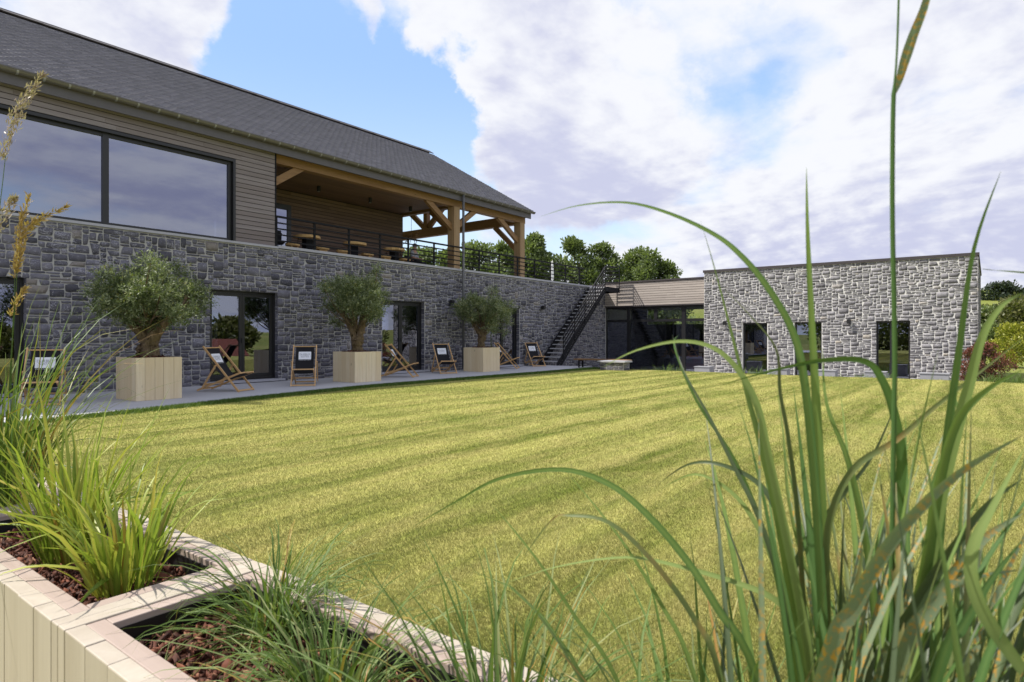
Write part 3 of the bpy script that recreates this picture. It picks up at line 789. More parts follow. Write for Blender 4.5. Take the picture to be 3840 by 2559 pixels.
YM = [(16.0, 15.90), (14.69, 14.53), (13.23, 13.06), (11.79, 11.60), (10.72, 10.61)]
fr = MB()
fr.box(GX - .05, GX + .07, 15.85, 15.895, -.45, 2.80); fr.box(GX - .05, GX + .07, 10.61, 10.68, -.45, 2.80)
fr.box(GX - .05, GX + .07, 14.53, 14.69, -.45, 2.80); fr.box(GX - .05, GX + .07, 11.60, 11.79, -.45, 2.80); fr.box(GX - .05, GX + .07, 13.06, 13.22, 2.16, 2.80)
for a, b in ((10.68, 11.60), (11.79, 13.06), (13.22, 14.53), (14.69, 15.85)):
    fr.box(GX - .04, GX + .06, a, b, 2.70, 2.80)
for a, b in ((10.68, 11.60), (11.79, 14.53), (14.69, 15.85)): fr.box(GX - .04, GX + .06, a, b, 2.03, 2.16)
gw = part('glazed_front', fr, 'black', linkb)
for a, b in ((10.68, 11.60), (11.79, 13.06), (13.22, 14.53), (14.69, 15.85)): sub('pane', box(GX, GX + .012, a - .004, b + .004, 2.156, 2.704), 'glass_clear', gw)
for a, b in ((10.68, 11.60), (11.79, 14.53), (14.69, 15.85)): sub('pane', box(GX, GX + .012, a - .004, b + .004, -.42, 2.034), 'glass_clear' if b - a > 2 else 'glass', gw)
sd = MB(); sd.box(GX + .02, GX + .06, 14.40, 14.53, -.42, 2.03); sub('sliding_leaf', sd, 'black', gw)
bwf = MB()
for a, b in ((11.7, 11.76), (15.49, 15.55)): bwf.box(33.05, 33.15, a, b, 1.98, 2.78)
part('rear_window_frame', bwf, 'black', linkb)

# ---- the stone block at the far end of the lawn
BX = 28.70
blockb = thing('stone_block_building', 'flat roofed grey stone building with three narrow dark openings across the lawn', 'building', (31, 5.5, -.5))
BO = [(7.75, 8.83, -.45, 1.90), (5.56, 6.64, -.45, 1.90), (2.42, 3.59, -.45, 1.90)]
mb = MB()
for a, b, c, d in wall_boxes(BO, 0.33, 10.58, -.6, 4.27): mb.box(BX, BX + .35, a, b, c, d)
mb.box(BX + .35, 37.5, 0.33, 0.68, -.6, 4.27); mb.box(BX + .35, 37.5, 10.25, 10.44, -.6, 4.27); mb.box(37.2, 37.5, .68, 10.25, -.6, 4.27)
bwall = part('stone_wall', mb, 'mortar_pale', blockb)
HS2 = ([1, 2, 3, 4], [.42, .40, .15, .03]); WS2 = ([2, 3, 4, 5, 6, 7], [.14, .24, .26, .18, .12, .06])
st = pack_stones(0.33, 10.58, -.5, 4.26, BO, 0.062, 0.058, HS2, WS2, 8)
build_stones(bwall, st, lambda V: np.stack([BX - V[:, 2], V[:, 0], V[:, 1]], 1), 'stone_grey', 17, joint=.0095, depth=.011)
mb = MB(); z = -.4                                              # quoins round the corner
while z < 4.2:
    hh = random.choice((.12, .2, .26)); mb.box(BX - .02, BX + random.uniform(.3, .5), .300, .3295, z + .01, min(z + hh, 4.25) - .01, random.random()); z += hh
for k in range(60):
    for q in range(24):
        a = BX + .5 + q * .36 + (k % 2) * .15; mb.box(a, a + random.uniform(.22, .33), .305, .3295, -.45 + k * .078, -.45 + k * .078 + .06, random.random())
o = part('quoin_stones', mb, 'stone_grey', blockb); o['kind'] = 'stuff'
part('roof_trim', box(BX - .05, BX + .45, 0.27, 10.62, 4.272, 4.38), 'trim', blockb)
part('roof_slab', box(BX + .455, 37.5, 0.27, 10.62, 4.2, 4.30), 'trim', blockb)
part('room_back_wall', box(33.0, 33.2, .7, 10.2, -.5, 3.0), 'dark_room', blockb)
part('room_ceiling', box(BX + .36, 33, .7, 10.2, 2.5, 2.6), 'dark_room', blockb)
part('room_floor', box(BX + .36, 33, .7, 10.2, -.6, -.44), 'room_floor', blockb)
for i, (a, b, c, d) in enumerate(BO):
    f = MB(); x = BX + .16
    f.box(x, x + .08, a, a + .07, c, d); f.box(x, x + .08, b - .07, b, c, d); f.box(x, x + .08, a + .07, b - .07, d - .07, d); f.box(x, x + .08, a + .07, b - .07, c, c + .09)
    if i == 2: f.box(x - .01, x + .08, 2.99, 3.12, c + .09, d - .07)
    w = part('window', f, 'black', blockb)
    for p, q in (((a + .06, 2.995), (3.115, b - .06)) if i == 2 else ((a + .06, b - .06),)): sub('pane', box(x + .03, x + .042, p, q, c + .08, d - .06), 'glass', w)
    part('window_sill', box(BX - .05, BX + .155, a + .01, b - .01, c - .06, c - .002), 'coping', blockb)
# ================================================================== objects
# ---- terrace railing
rail = thing('terrace_railing', 'black steel railing with five bars along the upper terrace edge', 'railing', (18, 16.0, 3.835))
RYY = 16.0
for k in range(-1, 13):
    x = 11.28 + 1.264 * k
    if x < 10: continue
    part('post', box(x - .036, x + .036, RYY - .014, RYY + .014, 3.836, 4.655), 'steel', rail)
for z in (4.665, 4.49, 4.325, 4.16, 3.99): part('rail', MB().bar((9.97, RYY - .016, z), (26.9, RYY - .016, z), .038 if z < 4.6 else .07, .036 if z < 4.6 else .05), 'steel', rail)

# ---- steel staircase
stair = thing('outdoor_staircase', 'black steel outdoor staircase with open grey treads beside the stone wall', 'staircase', (24.8, 15.3, .03))
SX0, SZ0, SX1, SZ1 = 22.78, .03, 27.0, 3.72
slope = (SZ1 - SZ0) / (SX1 - SX0); YO, YI = 14.86, 15.78
for y in (YO, YI):
    m = MB(); m.add([(SX0 - .05, y - .008, SZ0), (SX0 + .32, y - .008, SZ0), (SX1 + .02, y - .008, SZ1 - .26), (SX1 + .02, y - .008, SZ1 + .06), (SX0 - .05, y - .008, SZ0 + .14)] +
          [(SX0 - .05, y + .008, SZ0), (SX0 + .32, y + .008, SZ0), (SX1 + .02, y + .008, SZ1 - .26), (SX1 + .02, y + .008, SZ1 + .06), (SX0 - .05, y + .008, SZ0 + .14)],
          [(0, 1, 2, 3, 4), (9, 8, 7, 6, 5)] + [(i, (i + 1) % 5, 5 + (i + 1) % 5, 5 + i)[::-1] for i in range(5)])
    s_ = part('stringer', m, 'steel', stair)
    if y == YO:
        b = MB()
        for k in range(20):
            x = SX0 + .16 + k * .2155; z = SZ0 + (x - SX0) * slope
            for dx, dz in ((-.03, -.10), (.07, -.03)): b.tube([(x + dx, y - .009, z + dz), (x + dx, y - .016, z + dz)], .011, 6)
        sub('bolts', b, 'zinc_strap', s_)['kind'] = 'stuff'
NT = 19
for k in range(NT):
    z = SZ0 + (SZ1 - SZ0) * (k + 1) / (NT + 1); x = SX0 + (SX1 - SX0) * (k + 1) / (NT + 1)
    part('tread', box(x - .10, x + .17, YO + .01, YI - .01, z - .04, z), 'paving', stair)
part('landing', box(SX1, 28.45, YO, YI, 3.68, 3.72), 'paving', stair)
part('landing_edge', (lambda m: m.box(SX1 + .025, 28.45, YO - .012, YO - .002, 3.50, 3.735) and m.box(28.452, 28.462, YO - .012, YI, 3.50, 3.735))(MB()), 'steel', stair)
for x in (23.19, 24.13, 25.05, 26.01, 26.95):
    z = SZ0 + (x - SX0) * slope; part('post', box(x - .022, x + .022, YO - .034, YO - .010, z - .12, z + 1.0), 'steel', stair)
for x, y in ((28.42, YO), (28.42, YI)): part('post', box(x - .022, x + .022, y - .034, y - .010, 3.5, 4.86), 'steel', stair)
for i, h in enumerate((1.0, .80, .61, .42, .23)):
    w = .06 if i == 0 else .034
    a = (23.19, YO - .022, SZ0 + .41 * slope + h); b = (27.0, YO - .022, SZ1 + h)
    part('handrail' if i == 0 else 'rail', MB().bar(a, b, w, .036), 'steel', stair)
    part('handrail' if i == 0 else 'rail', MB().bar(b, (28.42, YO - .022, SZ1 + h + .08), w, .036), 'steel', stair)
    part('rail', MB().bar((28.42, YO - .022, SZ1 + h + .08), (28.42, YI, SZ1 + h + .08), w, .036), 'steel', stair)

# ---- wall lamps and ceiling spots
def cube_lamp(name, label, loc, out, group):
    t = thing(name, label, 'wall lamp', loc, 0, group); x, y, z = loc; ox, oy = out
    part('back_plate', box(x - .05 - abs(ox) * -.035, x + .05 - abs(ox) * .035, y - .05 + abs(oy) * .035, y + .05 - abs(oy) * .035, z - .05, z + .05), 'black', t)
    cx, cy = x + ox * .085, y + oy * .085
    b = MB(); b.box(cx - .07, cx + .07, cy - .07, cy + .07, z - .085, z + .075); b.box(cx - .055, cx + .055, cy - .055, cy + .055, z + .0751, z + .083)
    part('lamp_body', b, 'black', t); return t
cube_lamp('wall_lamp', 'small black cube lamp on the stone wall above the farthest olive tree planter', (17.06, WY - .035, 2.55), (0, -1), 'black cube wall lamps')
cube_lamp('wall_lamp', 'small black cube lamp on the stone wall between last door and stairs', (23.03, WY - .035, 2.58), (0, -1), 'black cube wall lamps')
cube_lamp('wall_lamp', 'small black cube lamp on the grey stone block close to the glazed link', (BX - .04, 9.58, 1.90), (-1, 0), 'black cube wall lamps')
cube_lamp('wall_lamp', 'small black cube lamp between second opening and double door of grey block', (BX - .04, 4.53, 1.90), (-1, 0), 'black cube wall lamps')
for i, (x, lb) in enumerate(((12.5, 'nearest the cedar front'), (14.65, 'middle one in the row'), (16.6, 'nearest the oak post'))):
    t = thing('ceiling_spotlight', 'black cylinder spotlight under the terrace ceiling, ' + lb, 'spotlight', (x, 17.5, 6.2), 0, 'spotlights under the terrace ceiling')
    part('spot_body', MB().lathe([(.055, -.16), (.06, -.155), (.06, .0), (.06, .018)], (x, 17.5, 6.2), 14), 'black', t)
    part('lens', MB().lathe([(.045, -.166), (.045, -.1605)], (x, 17.5, 6.2), 14), 'zinc_strap', t)

# ---- log tables and stools on the terrace
def make_table():
    t = thing('log_table', 'x', 'table', (0, 0, 0))
    part('table_top', MB().lathe([(.36, .66), (.395, .675), (.40, .74), (.385, .755)], (0, 0, 0), 22, .035, 3), 'stoolwood', t, world=False)
    m = MB(); m.box(-.12, .12, -.12, .12, .02, .655); part('pedestal', m, 'steel', t, world=False)
    part('foot_plate', box(-.24, .24, -.24, .24, 0, .02), 'steel', t, world=False)
    m = MB()
    for a in (-.3, .3): m.bar((a, .05, .655), (a * 1.05, .05, .50), .014, .014)
    part('bracket', m, 'steel', t, world=False); return t
def make_stool():
    t = thing('log_stool', 'x', 'stool', (0, 0, 0))
    part('seat', MB().lathe([(.19, .36), (.215, .37), (.22, .435), (.205, .445)], (0, 0, 0), 18, .03, 5), 'stoolwood', t, world=False)
    for sx in (-1, 1):
        m = MB(); m.add([(sx * .15, -.16, 0), (sx * .15, .16, 0), (sx * .12, .13, .358), (sx * .12, -.13, .358), (sx * .115, -.16, 0), (sx * .115, .16, 0), (sx * .085, .13, .358), (sx * .085, -.13, .358)],
              [(0, 1, 2, 3), (7, 6, 5, 4), (0, 4, 5, 1), (1, 5, 6, 2), (2, 6, 7, 3), (3, 7, 4, 0)])
        part('leg', m, 'stoolwood', t, world=False)
    part('stretcher', box(-.11, .11, -.11, .11, .20, .25), 'stoolwood', t, world=False); return t
TZ = 3.72
t0 = make_table(); s0 = make_stool()
for i, (x, y, lb) in enumerate(((11.9, 17.25, 'in front of the sliding door'), (13.72, 17.2, 'middle one of the three'), (15.5, 17.2, 'nearest the oak post'))):
    t = t0 if i == 0 else copy_tree(t0); t.location = (x, y, TZ); t.rotation_euler.z = i * .9
    tag(t, 'round log table on the terrace, ' + lb, 'table', 'log tables on the terrace')
for i, (x, y, lb) in enumerate(((11.33, 17.2, 'left of the table by the sliding door'), (12.38, 17.15, 'between first and second table, before its twin'), (12.5, 17.75, 'half hidden behind another near the first table'),
        (13.2, 17.15, 'close on the near side of the middle table'), (14.24, 17.15, 'between middle and last table, before its twin'), (14.4, 17.75, 'half hidden behind another stool beside the middle table'), (15.0, 17.1, 'just before the table by the oak post'), (15.97, 17.15, 'just past the table by the oak post'))):
    s_ = s0 if i == 0 else copy_tree(s0); s_.location = (x, y, TZ); s_.rotation_euler.z = i * 1.3
    tag(s_, 'pale log stool on the terrace ' + lb, 'stool', 'log stools on the terrace')
t = thing('bucket_chair', 'black bucket chair on the terrace beside the cedar front', 'chair', (10.75, 17.2, TZ))
m = MB(); m.lathe([(.22, .36), (.27, .42), (.29, .44)], (10.75, 17.2, TZ), 16); part('seat', m, 'canvas', t)
V = []; F = []
for k in range(11):
    a = R(20) + R(250) * k / 10
    for r, z in ((.26, .42), (.30, .74), (.27, .74), (.235, .43)): V.append((10.75 + r * math.cos(a), 17.2 + r * math.sin(a), TZ + z))
for k in range(10):
    for q in range(4): F.append((k * 4 + q, k * 4 + (q + 1) % 4, k * 4 + 4 + (q + 1) % 4, k * 4 + 4 + q))
part('backrest', MB().add(V, F), 'canvas', t)
for a in (45, 135, 225, 315):
    c, s_ = math.cos(R(a)), math.sin(R(a)); part('leg', MB().tube([(10.75 + .17 * c, 17.2 + .17 * s_, TZ + .36), (10.75 + .23 * c, 17.2 + .23 * s_, TZ)], .012, 6), 'steel', t)

# ---- branch chandelier and two covered parasols
t = thing('branch_chandelier', 'dark chandelier of tangled branches hanging under the open roof by the cedar wall', 'chandelier', (18.45, 19.4, 5.4))
r_ = random.Random(3)
for k in range(16):
    a = r_.uniform(0, 2 * PI); p = Vector((18.45, 19.4, 5.55)); pts = [p.copy()]
    dv = Vector((math.cos(a), math.sin(a), r_.uniform(-.5, .25)))
    for q in range(4):
        p = p + dv * .13; dv = (dv + Vector((r_.uniform(-.6, .6), r_.uniform(-.6, .6), r_.uniform(-.5, .6)))).normalized(); pts.append(p.copy())
    part('branch', MB().tube(pts, [.028, .024, .02, .015, .008], 6), 'oak_z', t)
part('cord', MB().tube([(18.45, 19.4, 5.55), (18.45, 19.4, 8.1)], .008, 6), 'steel', t)
for i, (x, y) in enumerate(((27.6, 18.4), (28.0, 18.6))):
    t = thing('closed_parasol', 'slim white closed parasol on the terrace, ' + ('taller' if i else 'shorter') + ' of the pair behind the railing', 'parasol', (x, y, TZ), 0, 'closed parasols on the terrace')
    part('canopy', MB().lathe([(.02, .55), (.075, .7), (.06, 1.3), (.02, 1.55 + .1 * i)], (x, y, TZ), 10), 'umbrella', t)
    part('pole', MB().tube([(x, y, TZ + .05), (x, y, TZ + .56)], .022, 8), 'steel', t); part('base', MB().lathe([(.24, .0), (.24, .04), (.06, .07)], (x, y, TZ), 14), 'steel', t)

# ---- seated person on the terrace
def person():
    bx, by, bz = 17.75, 18.5, TZ
    root = thing('person', 'person in a pale grey shirt sitting on the terrace beyond the railing', 'person', (bx, by, bz))
    f = Vector((.35, -.94, 0)).normalized(); s = Vector((f.y, -f.x, 0))
    def P(fw, sd, z): return Vector((bx, by, bz)) + f * fw + s * sd + Vector((0, 0, z))
    J = {'pel': (P(0, 0, .55), .135), 'sp': (P(-.03, 0, .76), .13), 'ch': (P(-.02, 0, .95), .15), 'nk': (P(.02, 0, 1.09), .055), 'hd': (P(.05, 0, 1.20), .088), 'cr': (P(.045, 0, 1.28), .075)}
    E = [('pel', 'sp'), ('sp', 'ch'), ('ch', 'nk'), ('nk', 'hd'), ('hd', 'cr')]
    for q in (-1, 1):
        n = str(q)
        J['sh' + n] = (P(-.02, .18 * q, 1.0), .06); J['el' + n] = (P(.06, .23 * q, .74), .045); J['wr' + n] = (P(.28, .14 * q, .68), .03); J['hn' + n] = (P(.36, .10 * q, .68), .032)
        J['hp' + n] = (P(.02, .10 * q, .53), .09); J['kn' + n] = (P(.44, .13 * q, .52), .06); J['an' + n] = (P(.46, .13 * q, .10), .04); J['ft' + n] = (P(.60, .14 * q, .045), .04)
        E += [('ch', 'sh' + n), ('sh' + n, 'el' + n), ('el' + n, 'wr' + n), ('wr' + n, 'hn' + n), ('pel', 'hp' + n), ('hp' + n, 'kn' + n), ('kn' + n, 'an' + n), ('an' + n, 'ft' + n)]
    def skin(name, keys, mat, extra=0.0):
        ks = [k for k in J if k in keys]; idx = {k: i for i, k in enumerate(ks)}
        me = bpy.data.meshes.new(name); me.from_pydata([tuple(J[k][0]) for k in ks], [(idx[a], idx[b]) for a, b in E if a in idx and b in idx], [])
        o = bpy.data.objects.new(name, me); COL.objects.link(o); md = o.modifiers.new('skin', 'SKIN')
        for k in ks:
            sv = me.skin_vertices[0].data[idx[k]]; sv.radius = (J[k][1] + extra,) * 2; sv.use_root = (k == ks[0])
        o.modifiers.new('sub', 'SUBSURF').levels = 1; o.modifiers['sub'].render_levels = 1
        dg = bpy.context.evaluated_depsgraph_get(); nm = bpy.data.meshes.new_from_object(o.evaluated_get(dg)); bpy.data.objects.remove(o)
        nm.materials.clear(); nm.materials.append(M[mat]); nm.polygons.foreach_set('use_smooth', np.ones(len(nm.polygons), bool))
        link(name, nm, root)
    skin('body', set(J), 'skin')
    skin('shirt', {'pel', 'sp', 'ch', 'sh-1', 'sh1', 'el-1', 'el1'}, 'shirt', .014)
    skin('trousers', {'pel', 'hp-1', 'hp1', 'kn-1', 'kn1', 'an-1', 'an1'}, 'trousers', .013)
    m = MB(); hc = P(.03, 0, 1.245); m.lathe([(.098, -.06), (.104, 0), (.085, .06), (.03, .09)], hc, 14); part('hair', m, 'hair', root, smooth=True)
    c = thing('lounge_chair', 'low black chair under the seated person on the terrace', 'chair', (bx, by, bz))
    for q in (-1, 1):
        m = MB(); m.bar(P(.25, .24 * q, 0), P(.22, .24 * q, .40), .03, .03); part('leg', m, 'steel', c)
        m = MB(); m.bar(P(-.25, .24 * q, 0), P(-.2, .24 * q, .40), .03, .03); part('leg', m, 'steel', c)
    m = MB(); m.bar(P(-.22, 0, .41), P(.26, 0, .41), .5, .05); part('seat', m, 'canvas', c)
    m = MB(); m.bar(P(-.22, 0, .44), P(-.30, 0, .84), .5, .04, tuple(f)); part('backrest', m, 'canvas', c)
person()

# ---- deck chairs
fc = bpy.data.curves.new('lettering', 'FONT'); fc.body = 'DURBUY\nSUITES'; fc.align_x = 'CENTER'; fc.size = .105; fc.space_line = .82; fc.space_character = 1.02; fc.offset = -.0012
fo = bpy.data.objects.new('lettering', fc); COL.objects.link(fo); bpy.context.view_layer.update()
tm = bpy.data.meshes.new_from_object(fo.evaluated_get(bpy.context.evaluated_depsgraph_get())); bpy.data.objects.remove(fo)
tco = np.array([v.co[:] for v in tm.vertices]); tfaces = [tuple(p.vertices) for p in tm.polygons]
tco[:, 1] -= (tco[:, 1].min() + tco[:, 1].max()) / 2; tco[:, 0] -= (tco[:, 0].min() + tco[:, 0].max()) / 2
tco[:, :2] *= .255 / (tco[:, 0].max() - tco[:, 0].min())
CANV = [Vector((0, -.40, .985)), Vector((0, -.335, .86)), Vector((0, -.24, .68)), Vector((0, -.13, .505)), Vector((0, -.01, .375)), Vector((0, .12, .315)), Vector((0, .28, .335)), Vector((0, .46, .405))]
def cat(ts):
    """smooth point on the canvas curve, 0 at the top bar, 1 at the front bar"""
    f = ts * (len(CANV) - 1); i = min(int(f), len(CANV) - 2); u = f - i
    p0, p1, p2, p3 = CANV[max(i - 1, 0)], CANV[i], CANV[i + 1], CANV[min(i + 2, len(CANV) - 1)]
    p = .5 * ((2 * p1) + (p2 - p0) * u + (2 * p0 - 5 * p1 + 4 * p2 - p3) * u * u + (3 * p1 - p0 - 3 * p2 + p3) * u ** 3)
    d = .5 * ((p2 - p0) + (2 * p0 - 5 * p1 + 4 * p2 - p3) * 2 * u + (3 * p1 - p0 - 3 * p2 + p3) * 3 * u * u)
    return p, d.normalized()
def make_deckchair():
    t = thing('deck_chair', 'x', 'deck chair', (0, 0, 0))
    def bar(name, a, b, w=.026, h=.040, up=(0, 0, 1)): part(name, MB().bar(a, b, w, h, up, random.random()), 'chairwood', t, world=False)
    for s in (-1, 1):
        bar('long_rail', (s * .285, .47, .0), (s * .285, -.43, 1.02)); bar('seat_rail', (s * .25, -.60, .02), (s * .25, .48, .43)); bar('prop', (s * .315, -.085, .60), (s * .315, -.43, .07), .022, .04)
    for name, y, z, x, r in (('top_bar', -.40, .985, .30, .014), ('front_bar', .455, .425, .27, .016)): part(name, MB().tube([(-x, y, z), (x, y, z)], r, 8), 'chairwood', t, world=False)
    for name, y, z, x in (('foot_bar', .45, .03, .285), ('rear_bar', -.55, .05, .25), ('prop_bar', -.36, .165, .315)): bar(name, (-x, y, z), (x, y, z), .022, .035)
    m = MB(); V = []; F = []; n = 24
    for i in range(n + 1):
        p, d = cat(i / n); nn = Vector((0, -d.z, d.y))
        for x in (-.225, -.08, .08, .225):
            sag = .012 * (1 - (x / .225) ** 2); V.append((x, p.y - nn.y * sag, p.z - nn.z * sag))
    for i in range(n):
        for k in range(3): F.append((i * 4 + k, i * 4 + k + 1, i * 4 + 5 + k, i * 4 + 4 + k))
    m.add(V, F); cv = part('canvas', m, 'canvas', t, world=False, smooth=True)
    def on_canvas(name, V2, faces, lift, mat):
        V = []
        for x, v in V2:                              # v: metres down from the top of the canvas
            p, d = cat(v / 1.30); nn = Vector((0, -d.z, d.y))
            if nn.y < 0: nn = -nn
            V.append((x, p.y + nn.y * lift, p.z + nn.z * lift))
        o = bpy.data.objects.new(name, np_mesh(name, V, faces, mat)); COL.objects.link(o); o.parent = cv
    rows = [(x, v) for v in np.linspace(.20, .40, 5) for x in (-.155, .155)]
    on_canvas('logo_panel', rows, [(2 * i, 2 * i + 1, 2 * i + 3, 2 * i + 2) for i in range(4)], .004, 'white')
    on_canvas('lettering', [(-a, .30 - b) for a, b, _ in tco], tfaces, .0065, 'ink')
    q = []; fcs = []; x = -.15; r_ = random.Random(2)
    while x < .15:
        w = r_.uniform(.012, .03)
        q += [(x, .415), (min(x + w, .155), .415), (min(x + w, .155), .422), (x, .422)]; fcs.append(tuple(range(len(q) - 4, len(q)))); x += w + .008
    on_canvas('small_print', q, fcs, .004, 'white')
    return t
dc0 = make_deckchair()
CH = [(3.76, 13.40, -112, 'deck chair with black canvas half hidden by the tall reeds, beside the first olive planter'),
      (7.68, 13.49, -63, 'deck chair seen from its side between the large olive planter and the first glass door'),
      (9.28, 13.64, -128, 'deck chair facing the lawn straight on, just past the first glass door'),
      (13.6, 14.12, -60, 'deck chair seen from its side in front of the second glass door'),
      (15.44, 14.44, -118, 'deck chair facing the lawn between second glass door and farthest olive planter'),
      (19.75, 14.76, -64, 'deck chair seen from its side, partly behind the farthest olive planter'),
      (21.62, 15.03, -120, 'deck chair facing the lawn at the foot of the steel stairs')]
for i, (x, y, ang, lb) in enumerate(CH):
    t = dc0 if i == 0 else copy_tree(dc0); hd = Vector((math.cos(R(ang)), math.sin(R(ang))))
    t.location = (x - hd.x * .45, y - hd.y * .45, .026); t.rotation_euler.z = R(ang) - PI / 2
    tag(t, lb, 'deck chair', 'deck chairs on the paving')

# ---- olive planters
def olive_box(x0, y0, w, d, h, lb):
    z0 = .027; x1, y1 = x0 + w, y0 + d; r_ = random.Random(int(x0 * 10))
    t = thing('olive_planter', lb, 'planter', ((x0 + x1) / 2, (y0 + y1) / 2, z0), 0, 'square pine planters on the paving')
    th = .03
    def boards(a0, a1, fn):
        n = max(4, int(round((a1 - a0) / .175))); ed = [a0 + (a1 - a0) * k / n + (r_.uniform(-.02, .02) if 0 < k < n else 0) for k in range(n + 1)]
        for p, q in zip(ed[:-1], ed[1:]): part('board', fn(p + .0028, q - .0028, r_.random()), 'pine_z', t)
    e = lambda: r_.uniform(0, .003)
    boards(x0, x1, lambda p, q, tn: box(p, q, y0 - e(), y0 + th, z0, z0 + h, tn)); boards(x0, x1, lambda p, q, tn: box(p, q, y1 - th, y1 + e(), z0, z0 + h, tn))
    boards(y0 + th + .002, y1 - th - .002, lambda p, q, tn: box(x0 - e(), x0 + th, p, q, z0, z0 + h, tn)); boards(y0 + th + .002, y1 - th - .002, lambda p, q, tn: box(x1 - th, x1 + e(), p, q, z0, z0 + h, tn))
    part('liner', box(x0 + th + .004, x1 - th - .004, y0 + th + .004, y1 - th - .004, z0 + .02, z0 + h - .06), 'soil', t)
    return t
def chips(name, label, x0, x1, y0, y1, z, n, seed, size=(.012, .032), heap=0.0):
    r_ = np.random.default_rng(seed); V = []; T = []
    c = np.stack([r_.uniform(x0, x1, n), r_.uniform(y0, y1, n), z + r_.uniform(-.012, .014, n)], 1)
    c[:, 2] += heap * np.maximum(0, 1 - (((c[:, 0] - (x0 + x1) / 2) / (x1 - x0) * 2) ** 2 + ((c[:, 1] - (y0 + y1) / 2) / (y1 - y0) * 2) ** 2))
    s = r_.uniform(size[0], size[1], (n, 1)) * np.stack([r_.uniform(.7, 1.9, n), r_.uniform(.4, 1.1, n), r_.uniform(.10, .38, n)], 1)
    B = CUBE[None] * (1 + r_.uniform(-.6, .5, (n, 8, 3))) * s[:, None, :]
    q = r_.normal(size=(n, 4)); q[:, 0] += 1.2; q /= np.linalg.norm(q, axis=1, keepdims=True); w, x, y, zq = q.T
    Rm = np.stack([np.stack([1 - 2 * (y * y + zq * zq), 2 * (x * y - zq * w), 2 * (x * zq + y * w)], 1), np.stack([2 * (x * y + zq * w), 1 - 2 * (x * x + zq * zq), 2 * (y * zq - x * w)], 1), np.stack([2 * (x * zq - y * w), 2 * (y * zq + x * w), 1 - 2 * (x * x + y * y)], 1)], 1)
    V = np.einsum('nij,nkj->nki', Rm, B) + c[:, None, :]
    F = (CF[None] + (np.arange(n) * 8)[:, None, None]).reshape(-1, 4)
    V = V.reshape(-1, 3); T = np.repeat(r_.random(n), 8)
    base = np.array([(x0, y0, z - .02), (x1, y0, z - .02), (x1, y1, z - .02), (x0, y1, z - .02)]); k = len(V)
    V = np.vstack([V, base]); F = np.vstack([F, [[k, k + 1, k + 2, k + 3]]]); T = np.append(T, [0] * 4)
    o = link(name, np_mesh(name, V, F, 'mulch', T)); o['kind'] = 'stuff'; o['label'] = label; o['category'] = 'bark mulch'; return o
OB = [(5.16, 12.97, .86, .93, .83, 'square pine planter with a thick gnarled olive tree, nearest the tall reeds'),
      (10.86, 13.60, .92, .95, .83, 'square pine planter with the fork-trunked olive tree, middle of the three'),
      (16.98, 14.22, .95, .92, .86, 'square pine planter with an olive tree beside the grey downpipe')]
for x0, y0, w, d, h, lb in OB:
    olive_box(x0, y0, w, d, h, lb)
    chips('bark_mulch', 'red bark mulch at the foot of the ' + ('thick gnarled olive' if x0 < 6 else 'fork-trunked olive' if x0 < 12 else 'olive by the downpipe'), x0 + .035, x0 + w - .035, y0 + .035, y0 + d - .035, .027 + h - .035, 420, int(x0), (.02, .045), .05)

# ---- planter boxes in front
def front_box(y0, y1, lb, seed):
    r_ = random.Random(seed); t = thing('planter_box', lb, 'planter', (.80, (y0 + y1) / 2, 0), 0, 'long row of pine planter boxes'); X0, X1, H = .54, 1.075, .55; th = .044
    def put(m, mat):
        o = part('board', m, mat, t); b = o.modifiers.new('bevel', 'BEVEL'); b.width = .003; b.segments = 2; return o
    def row(a0, a1, wd, fn, mat):
        n = max(1, int(round((a1 - a0) / wd))); ed = [a0 + (a1 - a0) * k / n for k in range(n + 1)]
        for p, q in zip(ed[:-1], ed[1:]): put(fn(p + .0003, q - (.0003 if r_.random() < .75 else .002), r_.uniform(0, .3)), mat)
    e = lambda: r_.uniform(-.0015, .0015)
    row(y0 + th + .001, y1 - th - .001, .125, lambda p, q, tn: box(X0 + e(), X0 + th, p, q, .0, H + e(), tn), 'fpine_z')
    row(y0 + th + .001, y1 - th - .001, .125, lambda p, q, tn: box(X1 - th, X1 + e(), p, q, .0, H + e(), tn), 'fpine_z')
    for ya, yb in ((y0 + .0008, y0 + th), (y1 - th, y1 - .0008)): row(X0, X1, .18, lambda p, q, tn: box(p, q, ya, yb, .0, H + e(), tn), 'fpine_z')
    hz = H - .002
    put(box(X0 + th + .001, X0 + 2 * th, y0 + th + .002, y1 - th - .002, hz - .14, hz, r_.uniform(0, .3)), 'fpine_y'); put(box(X1 - 2 * th, X1 - th - .001, y0 + th + .002, y1 - th - .002, hz - .14, hz, r_.uniform(0, .3)), 'fpine_y')
    for ya, yb in ((y0 + th + .001, y0 + 2 * th - .002), (y1 - 2 * th + .002, y1 - th - .001)): put(box(X0 + 2 * th + .001, X1 - 2 * th - .001, ya, yb, hz - .14, hz + e(), r_.uniform(0, .3)), 'fpine_x')
    part('liner', (lambda m: m.box(X0 + 2 * th + .002, X1 - 2 * th - .002, y0 + 2 * th, y1 - 2 * th, .1, .42) and m.box(X1 - 2 * th - .006, X1 - 2 * th - .002, y0 + 2 * th, y1 - 2 * th, .42, .53) and m.box(X0 + 2 * th + .002, X1 - 2 * th - .002, y0 + 2 * th - .001, y0 + 2 * th + .003, .42, .53) and m.box(X0 + 2 * th + .002, X1 - 2 * th - .002, y1 - 2 * th - .003, y1 - 2 * th + .001, .42, .53))(MB()), 'soil', t)
    return t
